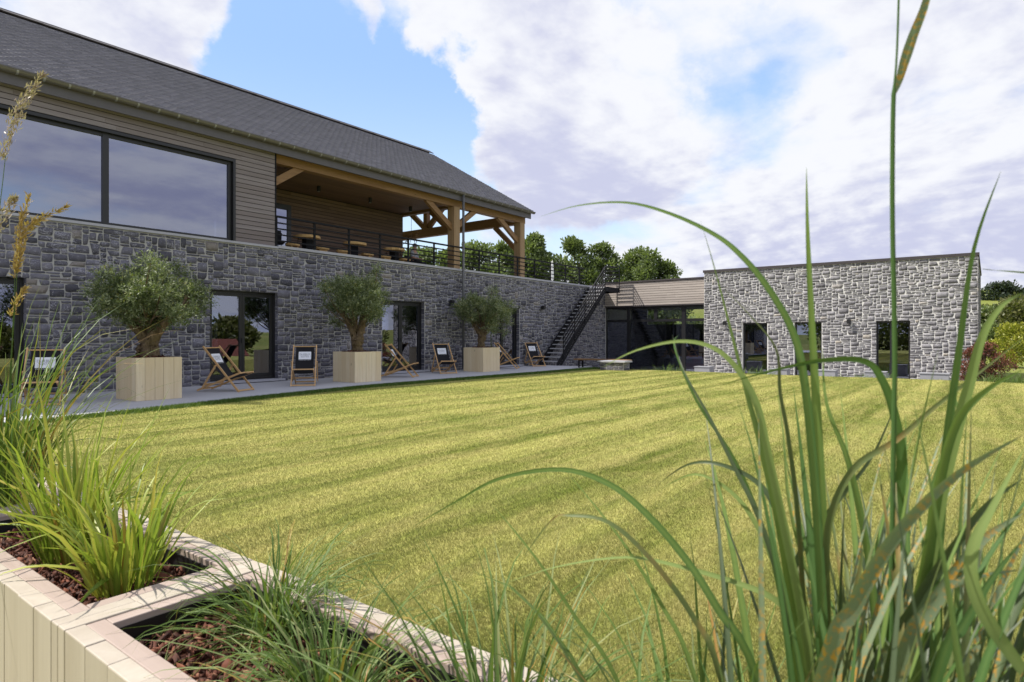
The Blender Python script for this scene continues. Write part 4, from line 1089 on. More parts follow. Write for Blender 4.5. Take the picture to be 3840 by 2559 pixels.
FB = [(-.94, .43, 'pine planter box holding the large broad-leaved reed clump', 1), (.43, 1.80, 'pine planter box holding the fine dark green arching grasses', 2),
      (1.80, 3.17, 'pine planter box holding the bright yellow-green grass', 3), (3.17, 4.54, 'pine planter box holding the tall reeds with golden plumes', 4)]
for y0, y1, lb, sd in FB:
    front_box(y0, y1, lb, sd)
    chips('bark_mulch', 'red bark mulch in the ' + lb[5:], .633, .982, y0 + .09, y1 - .09, .468, 4800, sd + 50, (.008, .026))

# ---- bench with stone pier
t = thing('stone_pier', 'low stone pier with a grey slab top at the corner of the lawn and paving', 'stone pier', (21.5, 11.4, 0))
part('core', box(21.22, 21.70, 10.90, 11.90, -.02, .30), 'mortar', t)
r_ = np.random.default_rng(2)
for a0, a1, mk in ((10.9, 11.90, lambda V: np.stack([21.22 - V[:, 2], V[:, 0], V[:, 1]], 1)), (21.22, 21.70, lambda V: np.stack([V[:, 0], 10.90 - V[:, 2], V[:, 1]], 1))):
    for pts in pack_stones(a0, a1, 0.0, .30, [], .07, .055, HS2, WS2, 5):
        V, F = stone_geo(pts, .009, .014, r_); part('stone', MB().add(mk(V), F.tolist(), r_.random()), 'stone_blue', t)
part('slab', box(21.15, 21.78, 10.82, 11.98, .302, .36), 'coping', t)
t = thing('bench', 'timber bench with black steel legs running from the stone pier to the paving', 'bench', (22.1, 12.2, 0))
for k in range(3): part('seat_board', box(21.87 + k * .15, 22.01 + k * .15, 11.1, 13.5, .33, .385, k * .3), 'oak_y', t)
for y in (11.4, 12.25, 13.25):
    m = MB(); m.box(21.9, 21.95, y, y + .05, .0, .328); m.box(22.2, 22.25, y, y + .05, .0, .328); m.box(21.95, 22.2, y, y + .05, .28, .328); part('leg_frame', m, 'steel', t)
# ---- concrete blocks at the far end
for i, (a, b, lb) in enumerate(((9.05, 9.68, 'beside the glazed link'), (6.08, 6.72, 'between the first and second openings'), (4.43, 5.10, 'right of the second opening'), (2.85, 3.5, 'in front of the double door'), (1.05, 1.85, 'near the outer corner of the stone block'))):
    t = thing('concrete_block', 'pale concrete block at the far lawn edge, ' + lb, 'concrete block', (25.4, (a + b) / 2, -.45), 0, 'concrete blocks along the far edge of the lawn')
    part('block', box(25.15, 25.65, a, b, -.45, .02), 'block', t); part('cap', box(25.13, 25.67, a - .02, b + .02, .022, .055), 'block', t)
# ---- things behind the glass
t = thing('sofa', 'orange low sofa with cream bolsters behind the glass of the link', 'sofa', (30.2, 11.4, -.4))
part('seat', box(29.7, 30.6, 10.75, 12.2, -.30, -.02), 'orange', t); part('backrest', box(30.61, 30.8, 10.75, 12.2, -.3, .35), 'orange', t)
part('base', box(29.75, 30.75, 10.8, 12.15, -.4, -.302), 'steel', t)
for y in (10.98, 11.95): part('bolster', MB().tube([(29.7, y, .09), (30.55, y, .09)], .105, 14), 'cream', t, smooth=True)
t = thing('potted_palm', 'dark potted palm inside the glazed link', 'potted palm', (31.6, 13.5, -.4))
part('pot', MB().lathe([(.22, 0), (.30, .1), (.33, .55), (.28, .56)], (31.6, 13.5, -.4), 18), 'steel', t)
part('stem', MB().tube([(31.6, 13.5, .14), (31.62, 13.52, .9)], [.05, .035], 8), 'bark', t)
r_ = random.Random(8)
for k in range(14):
    a = 2 * PI * k / 14; V = []; F = []; e0 = r_.uniform(.4, 1.2)
    for i in range(7):
        s = i / 6; d = s * .75; x = 31.62 + math.cos(a) * d * math.cos(e0 * (1 - s)); y = 13.52 + math.sin(a) * d * math.cos(e0 * (1 - s)); z = .9 + .55 * math.sin(e0) * s - .55 * s * s * .8
        w = .05 * math.sin(PI * min(1, s + .08)); V += [(x - math.sin(a) * w, y + math.cos(a) * w, z), (x + math.sin(a) * w, y - math.cos(a) * w, z)]
    for i in range(6): F.append((2 * i, 2 * i + 1, 2 * i + 3, 2 * i + 2))
    part('frond', MB().add(V, F), 'tree_dark', t)
t = thing('side_table', 'pale table standing behind the double door of the stone block', 'table', (30.6, 3.0, -.44))
part('table_top', box(30.2, 31.0, 1.9, 4.2, .22, .30), 'white', t)
for x in (30.3, 30.9):
    for y in (2.0, 4.1): part('leg', box(x - .03, x + .03, y - .03, y + .03, -.44, .218), 'white', t)
# ================================================================== vegetation
def tube_mesh(chains, seg=9, wob=0.0, seed=0):
    m = MB(); r_ = np.random.default_rng(seed)
    for pts, rad in chains:
        n0 = len(m.V); m.tube(pts, rad, seg)
        if wob: m.V[-1] = m.V[-1] + r_.normal(size=m.V[-1].shape) * wob
    return m
def bez(p, n=8):
    """smooth polyline through control points"""
    P = [np.array(q, float) for q in p]; out = []
    for i in range(len(P) - 1):
        p0, p1, p2, p3 = P[max(i - 1, 0)], P[i], P[i + 1], P[min(i + 2, len(P) - 1)]
        for k in range(n):
            u = k / n; out.append(.5 * ((2 * p1) + (p2 - p0) * u + (2 * p0 - 5 * p1 + 4 * p2 - p3) * u * u + (3 * p1 - p0 - 3 * p2 + p3) * u ** 3))
    out.append(P[-1]); return np.array(out)
def unit(a): return a / (np.linalg.norm(a, axis=-1, keepdims=True) + 1e-9)
def leaf_cloud(clumps, n, size, ratio, r_, droop=0.0, squash=.8, shell=.45, sprig=0, tone_up=.35):
    """leaf-sized diamond faces spread through clumps (x, y, z, r)"""
    C = np.array(clumps, float); w = C[:, 3] ** 2; idx = r_.choice(len(C), n if not sprig else n // sprig, p=w / w.sum())
    d = unit(r_.normal(size=(len(idx), 3))); rad = r_.random((len(idx), 1)) ** shell
    out = d * (1, 1, squash); p = C[idx, :3] + out * rad * C[idx, 3:4] * (0.82 + .36 * r_.random((len(idx), 1)))
    ax = unit(d + r_.normal(size=d.shape) * .55 + (0, 0, .35 - droop))
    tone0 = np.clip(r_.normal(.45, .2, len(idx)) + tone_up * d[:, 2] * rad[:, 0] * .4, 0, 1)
    if sprig:
        k = np.tile(np.arange(sprig), len(idx)); p = np.repeat(p, sprig, 0); sa = np.repeat(ax, sprig, 0); L = size * 3.4
        p = p + sa * (k / sprig * L)[:, None]; perp = unit(np.cross(sa, r_.normal(size=sa.shape)))
        ax = unit(sa * .75 + perp * .75); tone0 = np.clip(np.repeat(tone0, sprig) + r_.normal(0, .13, len(p)), 0, 1)
    s = size * r_.uniform(.65, 1.3, (len(p), 1)); side = unit(np.cross(ax, r_.normal(size=ax.shape)))
    V = np.stack([p, p + ax * s * .5 + side * s * ratio, p + ax * s, p + ax * s * .5 - side * s * ratio], 1).reshape(-1, 3)
    return V, np.arange(len(V)).reshape(-1, 4), np.repeat(tone0, 4)
# ---- olive trees
def olive(base, chains, crown, label, seed, n=15000, leafsize=.062):
    r_ = np.random.default_rng(seed); bx, by, bz = base
    t = thing('olive_tree', label, 'olive tree', base, 0, 'olive trees in pine planters')
    def wp(dx, z, dep=0.0): return np.array((bx, by, 0)) + RGT * dx + FWD * dep + np.array((0, 0, z))
    cs = []
    for pts, rads in chains:
        q = bez([wp(*p) for p in pts], 6); rr = np.interp(np.linspace(0, len(rads) - 1, len(q)), range(len(rads)), rads); cs.append((q, list(rr)))
    m = tube_mesh(cs, 14, .017, seed)
    part('trunk', m, 'olive_bark', t, smooth=True)
    cl = []
    for dx, z, rr in crown:
        dx *= .90 if bx > 8 else .76; z = z if bx > 8 else 1.5 + (z - 1.5) * .86; rr *= .74
        for dep in (-.55, 0, .5):
            if rr < .2 and dep: continue
            c = wp(dx * (1 - .18 * abs(dep)) + r_.normal() * .07, z + r_.normal() * .06 - .12 * abs(dep), dep * 1.2 + r_.normal() * .1); [cl.append((*(c + unit(r_.normal(size=3)) * rr * r_.uniform(.35, .95)), rr * r_.uniform(.26, .5))) for _ in range(7)]
    tw = MB()
    for c in cl[::6]:
        a = wp(c[0] * 0, chains[0][0][-1][1] + .25); e = np.array(c[:3]); mid = (a + e) / 2 + r_.normal(size=3) * .08; tw.tube(bez([a, mid, e], 4), list(np.linspace(.022, .006, 9)), 5)
    part('twigs', tw, 'olive_bark', t)
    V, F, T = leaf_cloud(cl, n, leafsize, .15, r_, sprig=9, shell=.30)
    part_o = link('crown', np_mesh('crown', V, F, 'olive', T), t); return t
olive((5.60, 13.45, .85), [
    ([(.0, .80), (.02, 1.0), (-.02, 1.22)], [.20, .155, .15]), ([(-.02, 1.15), (-.22, 1.42), (-.50, 1.72), (-.66, 2.05)], [.13, .10, .075, .04]), ([(.04, 1.15), (.25, 1.48), (.62, 1.80), (.78, 2.1)], [.12, .10, .07, .035]),
    ([(0, 1.15, .02), (.03, 1.5, .1), (-.05, 1.9, .05)], [.12, .09, .05]), ([(-.12, .86), (-.17, .98), (-.13, 1.1)], [.06, .09, .05])],
    [(-.78, 2.38, .34), (-.45, 2.62, .30), (-.98, 2.12, .27), (-.12, 2.36, .38), (.28, 2.46, .36), (.52, 2.68, .29), (.80, 2.32, .32), (.95, 1.96, .30), (.45, 1.98, .38), (0, 1.92, .40), (-.45, 1.90, .36), (-.80, 1.70, .24), (1.12, 1.72, .2), (-.38, 1.55, .22), (.1, 1.58, .22)],
    'broad silvery green olive tree with a thick gnarled trunk in the planter nearest the reeds', 31, 38000)
olive((11.32, 14.07, .85), [
    ([(.02, .80), (.0, .98), (.0, 1.16)], [.17, .15, .17]), ([(-.04, 1.1), (-.10, 1.35), (-.24, 1.68), (-.44, 2.0)], [.12, .10, .08, .04]), ([(.04, 1.1), (.10, 1.4), (.18, 1.75), (.34, 2.1)], [.12, .105, .08, .04])],
    [(-.82, 2.62, .28), (-.50, 2.72, .30), (-.92, 2.26, .25), (-.12, 2.62, .34), (.30, 2.72, .32), (.52, 2.45, .33), (.58, 2.02, .31), (.20, 2.12, .34), (-.35, 2.30, .35), (-.68, 1.98, .26), (.44, 1.70, .22), (-.52, 1.58, .2), (.05, 1.85, .24), (.52, 2.98, .17)],
    'upright olive tree with a forked pale trunk between the first and second glass doors', 37, 30000)
olive((17.45, 14.68, .87), [
    ([(0, .82), (-.02, 1.05), (.02, 1.32)], [.16, .13, .15]), ([(0, 1.28), (-.16, 1.55), (-.36, 1.85)], [.11, .08, .04]), ([(.02, 1.28), (.2, 1.5), (.42, 1.8)], [.11, .085, .04]), ([(0, 1.28), (.02, 1.6), (.05, 2.0)], [.1, .07, .04])],
    [(-.75, 2.30, .30), (-.38, 2.60, .29), (-.85, 1.95, .27), (.02, 2.52, .32), (.38, 2.78, .26), (.60, 2.42, .33), (.92, 2.20, .30), (.30, 2.12, .36), (-.30, 2.02, .34), (.92, 1.82, .27), (.48, 1.78, .28), (0, 1.72, .26), (1.16, 2.0, .2), (.85, 1.55, .17)],
    'rounded olive tree with a straight ridged trunk in front of the grey downpipe', 41, 29000)

# ---- trees behind and beside
def tree(name, label, base, h, rad, mat, n, seed, group, leaf=.22, trunk_h=.22, clumps=34, tall=1.0, gap=.85, limb=True, barkm='bark', cat='tree'):
    r_ = np.random.default_rng(seed); bx, by, bz = base; t = thing(name, label, cat, base, 0, group)
    c0 = bz + h * trunk_h; ch = h - h * trunk_h; cl = []
    for k in range(clumps):
        u = r_.random() ** .8; a = r_.random() * 2 * PI; prof = math.sin(PI * min(1, .12 + .84 * u)) ** .7 * (1.12 - .35 * u)
        q = rad * prof * math.sqrt(r_.random()) * gap; rr = rad * r_.uniform(.20, .42) * (1.05 - .35 * u)
        cl.append((bx + q * math.cos(a), by + q * math.sin(a), min(c0 + u * ch, bz + h - rr * .6), rr))
    cl.append((bx, by, bz + h - rad * .2, rad * .25))
    m = MB(); top = bz + h * .86
    tr = bez([(bx, by, bz - .1), (bx + rad * .05, by, bz + h * .3), (bx - rad * .04, by + rad * .05, bz + h * .6), (bx, by, top)], 4); r0 = h * .02 + .04
    m.tube(tr, list(np.linspace(r0, .02, len(tr))), 8)
    if limb:
        for c in cl[::2]:
            zz_ = bz + h * (trunk_h * .7) + (c[2] - bz - h * trunk_h) * .55; a = np.array((bx, by, zz_)); e = np.array(c[:3])
            m.tube(bez([a, (a + e) / 2 + (0, 0, -.04 * h * r_.random()), e], 3), list(np.linspace(r0 * .38, .012, 7)), 5)
    part('trunk', m, barkm, t)
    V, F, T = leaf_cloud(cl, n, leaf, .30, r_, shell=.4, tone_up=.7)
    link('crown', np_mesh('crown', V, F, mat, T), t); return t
def at(px, t): u = (px - 1920) / 2347; p = FWD * t + RGT * (u * t); return float(p[0]), float(p[1])
bgt = [(1575, 44, 7.9, 2.7, 'shorter green tree seen through the terrace between the cedar wall and first oak post'), (1680, 46, 8.0, 2.6, 'green tree behind the first oak post of the terrace'), (1790, 45, 8.5, 2.8, 'green tree in the gap between the two oak posts'), (1890, 47, 8.7, 2.5, 'green tree just behind the far side of the second oak post'),
       (2010, 48, 9.6, 2.3, 'tall narrow green tree just past the corner of the slate roof'), (2155, 49, 9.4, 2.7, 'tall green tree above the terrace railing, one of a close pair'), (2255, 49, 9.0, 2.5, 'green tree close behind the top of the steel stairs'), (2405, 50, 8.9, 2.6, 'dark green tree above the silvered cedar fascia'), (2500, 50, 7.7, 2.3, 'thinner crowned tree against the sky next to the stone block')]
for i, (px, tt, h, rd, lb) in enumerate(bgt):
    x, y = at(px, tt); tree('broadleaf_tree', lb, (x, y, -.5), h, rd, 'tree_a', 13000 if i < 8 else 8000, 60 + i, 'trees behind the buildings', .24, .10, 52)
for i, (px, tt, h, rd, mt, lb) in enumerate(((3690, 62, 5.0, 4.0, 'tree_a', 'green tree close to the corner of the stone block'), (3770, 66, 5.4, 4.4, 'tree_b', 'brownish green tree behind the yellow shrub'), (3850, 60, 6.0, 4.2, 'tree_b', 'tallest brownish green tree beyond the stone block, at the picture edge'), (3730, 80, 6.0, 4.6, 'tree_b', 'darker brownish green tree below the distant dark roof'))):
    x, y = at(px, tt); tree('garden_tree', lb, (x, y, -.9), h, rd, mt, 7000, 90 + i, 'trees beyond the stone block', .30, .08, 44)
for i, (px, tt, h, rd, lb) in enumerate(((3752, 150, 14.2, 6.0, 'large dark round crowned tree on the distant skyline'), (3815, 155, 13.2, 6.5, 'dark spreading tree on the distant skyline beside a dark roof'), (3872, 150, 11.5, 6, 'dark tree on the skyline at the edge of the view'))):
    x, y = at(px, tt); tree('skyline_tree', lb, (x, y, 1.0), h - 1, rd, 'tree_dark', 7000, 110 + i, 'dark trees on the skyline', .6, .25, 40)
x, y = at(3800, 36); tree('golden_shrub', 'yellow green shrub with layered branches beside the stone block', (x, y, -.6), 2.55, 2.0, 'tree_y', 7500, 120, None, .13, .1, 46, barkm='stoolwood', cat='shrub')
x, y = at(3692, 21.9); tree('japanese_maple', 'low dark red Japanese maple at the outer corner of the stone block', (x, y, -.5), 1.55, .85, 'tree_red', 7000, 121, None, .07, .1, 34, cat='shrub')
def woods():
    r_ = np.random.default_rng(5); cl = []
    for px in np.arange(3560, 3990, 9):
        x, y = at(px, 230 + r_.uniform(-8, 8)); z = 10.5 + r_.uniform(-1, 1); cl.append((x, y, z, r_.uniform(3, 4.6)))
    V, F, T = leaf_cloud(cl, 9000, 1.3, .35, r_)
    o = link('distant_wood', np_mesh('distant_wood', V, F, 'tree_dark', T)); o['kind'] = 'stuff'; tag(o, 'dark wood along the distant hill beyond the stone block', 'wood')
    cl = []
    for px in np.arange(2300, 2760, 10):
        x, y = at(px, 92 + r_.uniform(-6, 6)); cl.append((x, y, r_.uniform(.2, 2.0), r_.uniform(1.6, 3.0)))
    V, F, T = leaf_cloud([c for c in cl if c[0] * c[1] != 0][:32], 9000, .45, .35, r_)
    o = link('hedgerow', np_mesh('hedgerow', V, F, 'tree_a', T)); o['kind'] = 'stuff'; tag(o, 'green hedgerow in the field seen through the glass of the link', 'hedgerow')
woods()
x, y = at(3770, 150)
t = thing('distant_house', 'distant house with a dark roof below the skyline trees', 'house', (x, y, 1.5))
part('wall', box(x - 4, x + 4, y - 3.2, y + 3.2, 1.5, 8.0), 'white_wall', t)
m = MB(); m.add([(x - 4.6, y - 3.6, 8.0), (x + 4.6, y - 3.6, 8.0), (x + 4.6, y + 3.6, 8.0), (x - 4.6, y + 3.6, 8.0), (x, y - 3.6, 10.3), (x, y + 3.6, 10.3)], [(0, 1, 4), (2, 3, 5), (0, 4, 5, 3), (1, 2, 5, 4), (0, 3, 2, 1)])
rf = part('roof', m, 'roof_dark', t); sub('chimney', box(x - .5, x + .5, y - 2.6, y - 1.8, 9.0, 11.0), 'roof_red', rf)
for q in (-2, 0, 2): part('window', box(x - 4.04, x - 4.0, y + q - .5, y + q + .5, 5.4, 6.8), 'black', t)
# the far side of the garden, met only as reflections in the glass
for i, (x, y, h, rd) in enumerate(((12, -21, 2.6, 2.6), (17.5, -24, 3.8, 3), (24, -20, 2.5, 2.6), (30, -23, 3.4, 3), (36, -19, 2.5, 2.6), (43, -21, 3.0, 3), (6, -24, 2.8, 2.8), (51, -18, 3, 3), (21, -23, 2.6, 2.8), (27, -24, 2.8, 2.8), (-18, -8, 6, 5), (-21, -1, 6, 5), (-19, 6, 6, 5), (-22, 13, 6, 5), (-17, -15, 6.5, 5), (-26, 3, 7, 5), (-27, -6, 7, 5))):
    tree('hedge_tree', 'dark bushy tree across the garden, met only as a reflection in glass', (x, y, -.5), h, rd, 'tree_b', 4200, 140 + i, 'trees reflected in the glass', .42, .06, 30, limb=False)
t = thing('tiled_shed', 'low shed with a red tiled roof reflected in the first glass door', 'shed', (21.5, -10, -.5))
part('wall', box(20.5, 23, -11.5, -8.5, -.5, .0), 'oak_x', t)
m = MB(); m.add([(20.2, -11.8, .0), (23.3, -11.8, .0), (23.3, -8.2, .0), (20.2, -8.2, .0), (20.2, -10, 1.15), (23.3, -10, 1.15)], [(0, 1, 5, 4), (2, 3, 4, 5), (0, 4, 3), (1, 2, 5), (0, 3, 2, 1)]); part('roof', m, 'roof_red', t)

# ---- grass leaves
def ribbon(P, w, vdep=.18, twist=0.0, flat0=.55, ref=(0, 0, 1.0)):
    """a leaf blade along P: three points across with a sunk midrib"""
    P = np.asarray(P, float); n = len(P); s = np.linspace(0, 1, n)
    T = unit(np.gradient(P, axis=0)); hor = np.cross(T, ref); bad = np.linalg.norm(hor, axis=1) < .05
    hor[bad] = RGT; hor = unit(hor)
    for i in range(1, n):
        if hor[i] @ hor[i - 1] < 0: hor[i] *= -1
    nrm = np.cross(hor, T); ang = twist * s
    sd = hor * np.cos(ang)[:, None] + nrm * np.sin(ang)[:, None]; nn = nrm * np.cos(ang)[:, None] - hor * np.sin(ang)[:, None]
    ww = w * np.minimum(1, flat0 + 1.6 * s) * np.clip(1 - s ** 2.4, 0.02, 1) * .5
    A = P - sd * ww[:, None]; B = P - nn * (ww * vdep)[:, None]; C = P + sd * ww[:, None]
    V = np.stack([A, B, C], 1).reshape(-1, 3); F = []
    for i in range(n - 1):
        for k in (0, 1): F.append((3 * i + k, 3 * i + k + 1, 3 * i + 4 + k, 3 * i + 3 + k))
    return V, np.array(F)
def rib(n, t, up=.28):
    return np.clip(np.tile([t, t + up, t - .06], n), 0, 1)
def blade_path(b, az, L, el, droop, n=8, kink=None, r_=None):
    p = np.array(b, float); out = [p.copy()]; th = el; ds = L / (n - 1)
    for i in range(1, n):
        if r_ is not None: az += r_.normal() * .13
        s = i / (n - 1); th -= droop * (s ** 1.3) / (n - 1) * 2.0
        if kink and i == kink: th -= r_.uniform(.5, 1.1)
        p = p + ds * np.array((math.cos(az) * math.cos(th), math.sin(az) * math.cos(th), math.sin(th))); out.append(p.copy())
    return np.array(out)
def clump(name, label, base, n, Lr, elr, dr, wr, mat, seed, spread=.06, bias=None, cat='ornamental grass', group=None, single=False, nseg=8, brown=.05, bmat='leaf_brown', zmin=None):
    r_ = np.random.default_rng(seed); t = thing(name, label, cat, base, 0, group) if not single else None
    vv, ff, tt, k0 = [], [], [], 0
    for k in range(n):
        az = r_.uniform(0, 2 * PI)
        if bias is not None and r_.random() < .5: az = bias + r_.normal() * .7
        rr = spread * math.sqrt(r_.random()); b = (base[0] + rr * math.cos(az) , base[1] + rr * math.sin(az), base[2] + r_.uniform(-.01, .0))
        P = blade_path(b, az + r_.normal() * .5, r_.uniform(*Lr), r_.uniform(*elr), r_.uniform(*dr), nseg, int(r_.integers(3, nseg)) if r_.random() < .2 else None, r_)
        if zmin is not None: P[:, 2] = np.maximum(P[:, 2], zmin + .004 * (k % 5))
        V, F = ribbon(P, r_.uniform(*wr), r_.uniform(.1, .5), r_.normal() * .7); tone = float(np.clip(r_.normal(.45, .25), 0, .93))
        br = r_.random() < brown
        if single: vv.append(V); ff.append(F + k0); tt.append(np.full(len(V), 1.0 if br else tone)); k0 += len(V)
        else: link('leaf', np_mesh('leaf', V, F, bmat if br else mat, rib(len(V) // 3, tone), True), t)
    if single:
        o = link(name, np_mesh(name, np.vstack(vv), np.vstack(ff), mat, np.concatenate(tt), True)); tag(o, label, cat, group); return o
    return t
BM = .462
clump('grass_clump', 'bright yellow-green broad-leaved grass in the second planter, larger front tuft', (.80, 2.10, BM), 105, (.18, .52), (1.0, 1.57), (.1, 1.1), (.009, .019), 'leaf_bright', 201, .075, brown=.06)
clump('grass_clump', 'bright yellow-green grass tuft at the back of the second planter beside the reeds', (.80, 2.52, BM), 120, (.30, .68), (1.1, 1.57), (.1, .9), (.009, .018), 'leaf_bright', 202, .08, brown=.05)
clump('reed_clump', 'tall dense dark green reeds with golden seed plumes at the edge of the view', (.80, 3.38, BM), 190, (.6, 1.15), (1.15, 1.56), (.25, 1.3), (.007, .014), 'leaf_reed', 203, .12, brown=.13)
clump('fine_grass', 'arching dark green fine grass in the front planter nearest the divider boards', (.93, 1.50, BM), 290, (.15, .44), (.45, 1.5), (.6, 2.1), (.0035, .0075), 'leaf_fine', 204, .055, brown=.04)
clump('fine_grass', 'arching blue-green fine grass in the front planter, middle tuft', (.80, 1.08, BM), 290, (.16, .46), (.45, 1.5), (.6, 2.1), (.0035, .0075), 'leaf_fine', 205, .06, brown=.05)
clump('fine_grass', 'upright dark green fine grass at the end of the front planter beside the broad reeds', (.86, .68, BM), 190, (.18, .50), (.6, 1.5), (.3, 1.4), (.004, .009), 'leaf_fine', 206, .07, brown=.06)
clump('fine_grass', 'long green grass tuft at the foot of the broad reeds, front planter', (.90, .36, BM), 120, (.22, .54), (.65, 1.5), (.3, 1.3), (.004, .010), 'leaf_fine', 207, .07, brown=.06)
# plumes of the reeds
rc = bpy.data.objects['reed_clump']
def plume(stem, body, rad, mat, seed, n=240):
    r_ = np.random.default_rng(seed); S = bez(stem, 5)
    st = link('stem', MB().tube(S, list(np.linspace(.0022, .0012, len(S))), 5).mesh('stem', 'leaf_reed'), rc)
    B = bez(body, 6); s = r_.random(n); i = (s * (len(B) - 1.01)).astype(int); p = B[i] + (B[i + 1] - B[i]) * ((s * (len(B) - 1.01)) % 1)[:, None]
    ax = unit(unit(B[i + 1] - B[i]) * 1.4 + r_.normal(size=(n, 3)) * .55); p = p + r_.normal(size=(n, 3)) * (rad * np.sin(PI * np.clip(s * .9 + .08, 0, 1)))[:, None] * .5
    sz = r_.uniform(.015, .034, (n, 1)); sd = unit(np.cross(ax, r_.normal(size=(n, 3))))
    V = np.stack([p, p + ax * sz * .5 + sd * .0028, p + ax * sz, p + ax * sz * .5 - sd * .0028], 1).reshape(-1, 3)
    link('plume', np_mesh('plume', V, np.arange(4 * n).reshape(-1, 4), mat, np.repeat(r_.random(n), 4)), rc)
plume([(0.727, 3.418, .5), (.761, 3.374, 1.39), (.794, 3.33, 1.813), (.808, 3.31, 2.02)], [(.80, 3.32, 2.0), (.822, 3.294, 2.127), (.839, 3.272, 2.197), (.867, 3.235, 2.283), (.904, 3.187, 2.363)], .026, 'plume_pale', 1, 420)
plume([(.805, 3.316, .5), (.817, 3.301, 1.021), (.833, 3.279, 1.39), (.838, 3.272, 1.56)], [(.836, 3.276, 1.52), (.845, 3.264, 1.60), (.855, 3.25, 1.69), (.895, 3.198, 1.749), (.962, 3.111, 1.802)], .015, 'plume_gold', 2, 420)
plume([(.80, 3.33, .5), (.825, 3.29, 1.2), (.832, 3.281, 1.5)], [(.832, 3.281, 1.5), (.838, 3.27, 1.64), (.848, 3.258, 1.74), (.868, 3.232, 1.85)], .014, 'plume_gold', 3, 260)
plume([(.70, 3.45, .5), (.74, 3.4, 1.3), (.775, 3.36, 1.64)], [(.77, 3.36, 1.62), (.805, 3.316, 1.777), (.831, 3.282, 1.836)], .022, 'plume_pale', 4, 240)
plume([(.82, 3.31, .5), (.825, 3.30, 1.1), (.829, 3.29, 1.36)], [(.822, 3.30, 1.34), (.838, 3.275, 1.40), (.858, 3.25, 1.455)], .012, 'plume_gold', 5, 130)
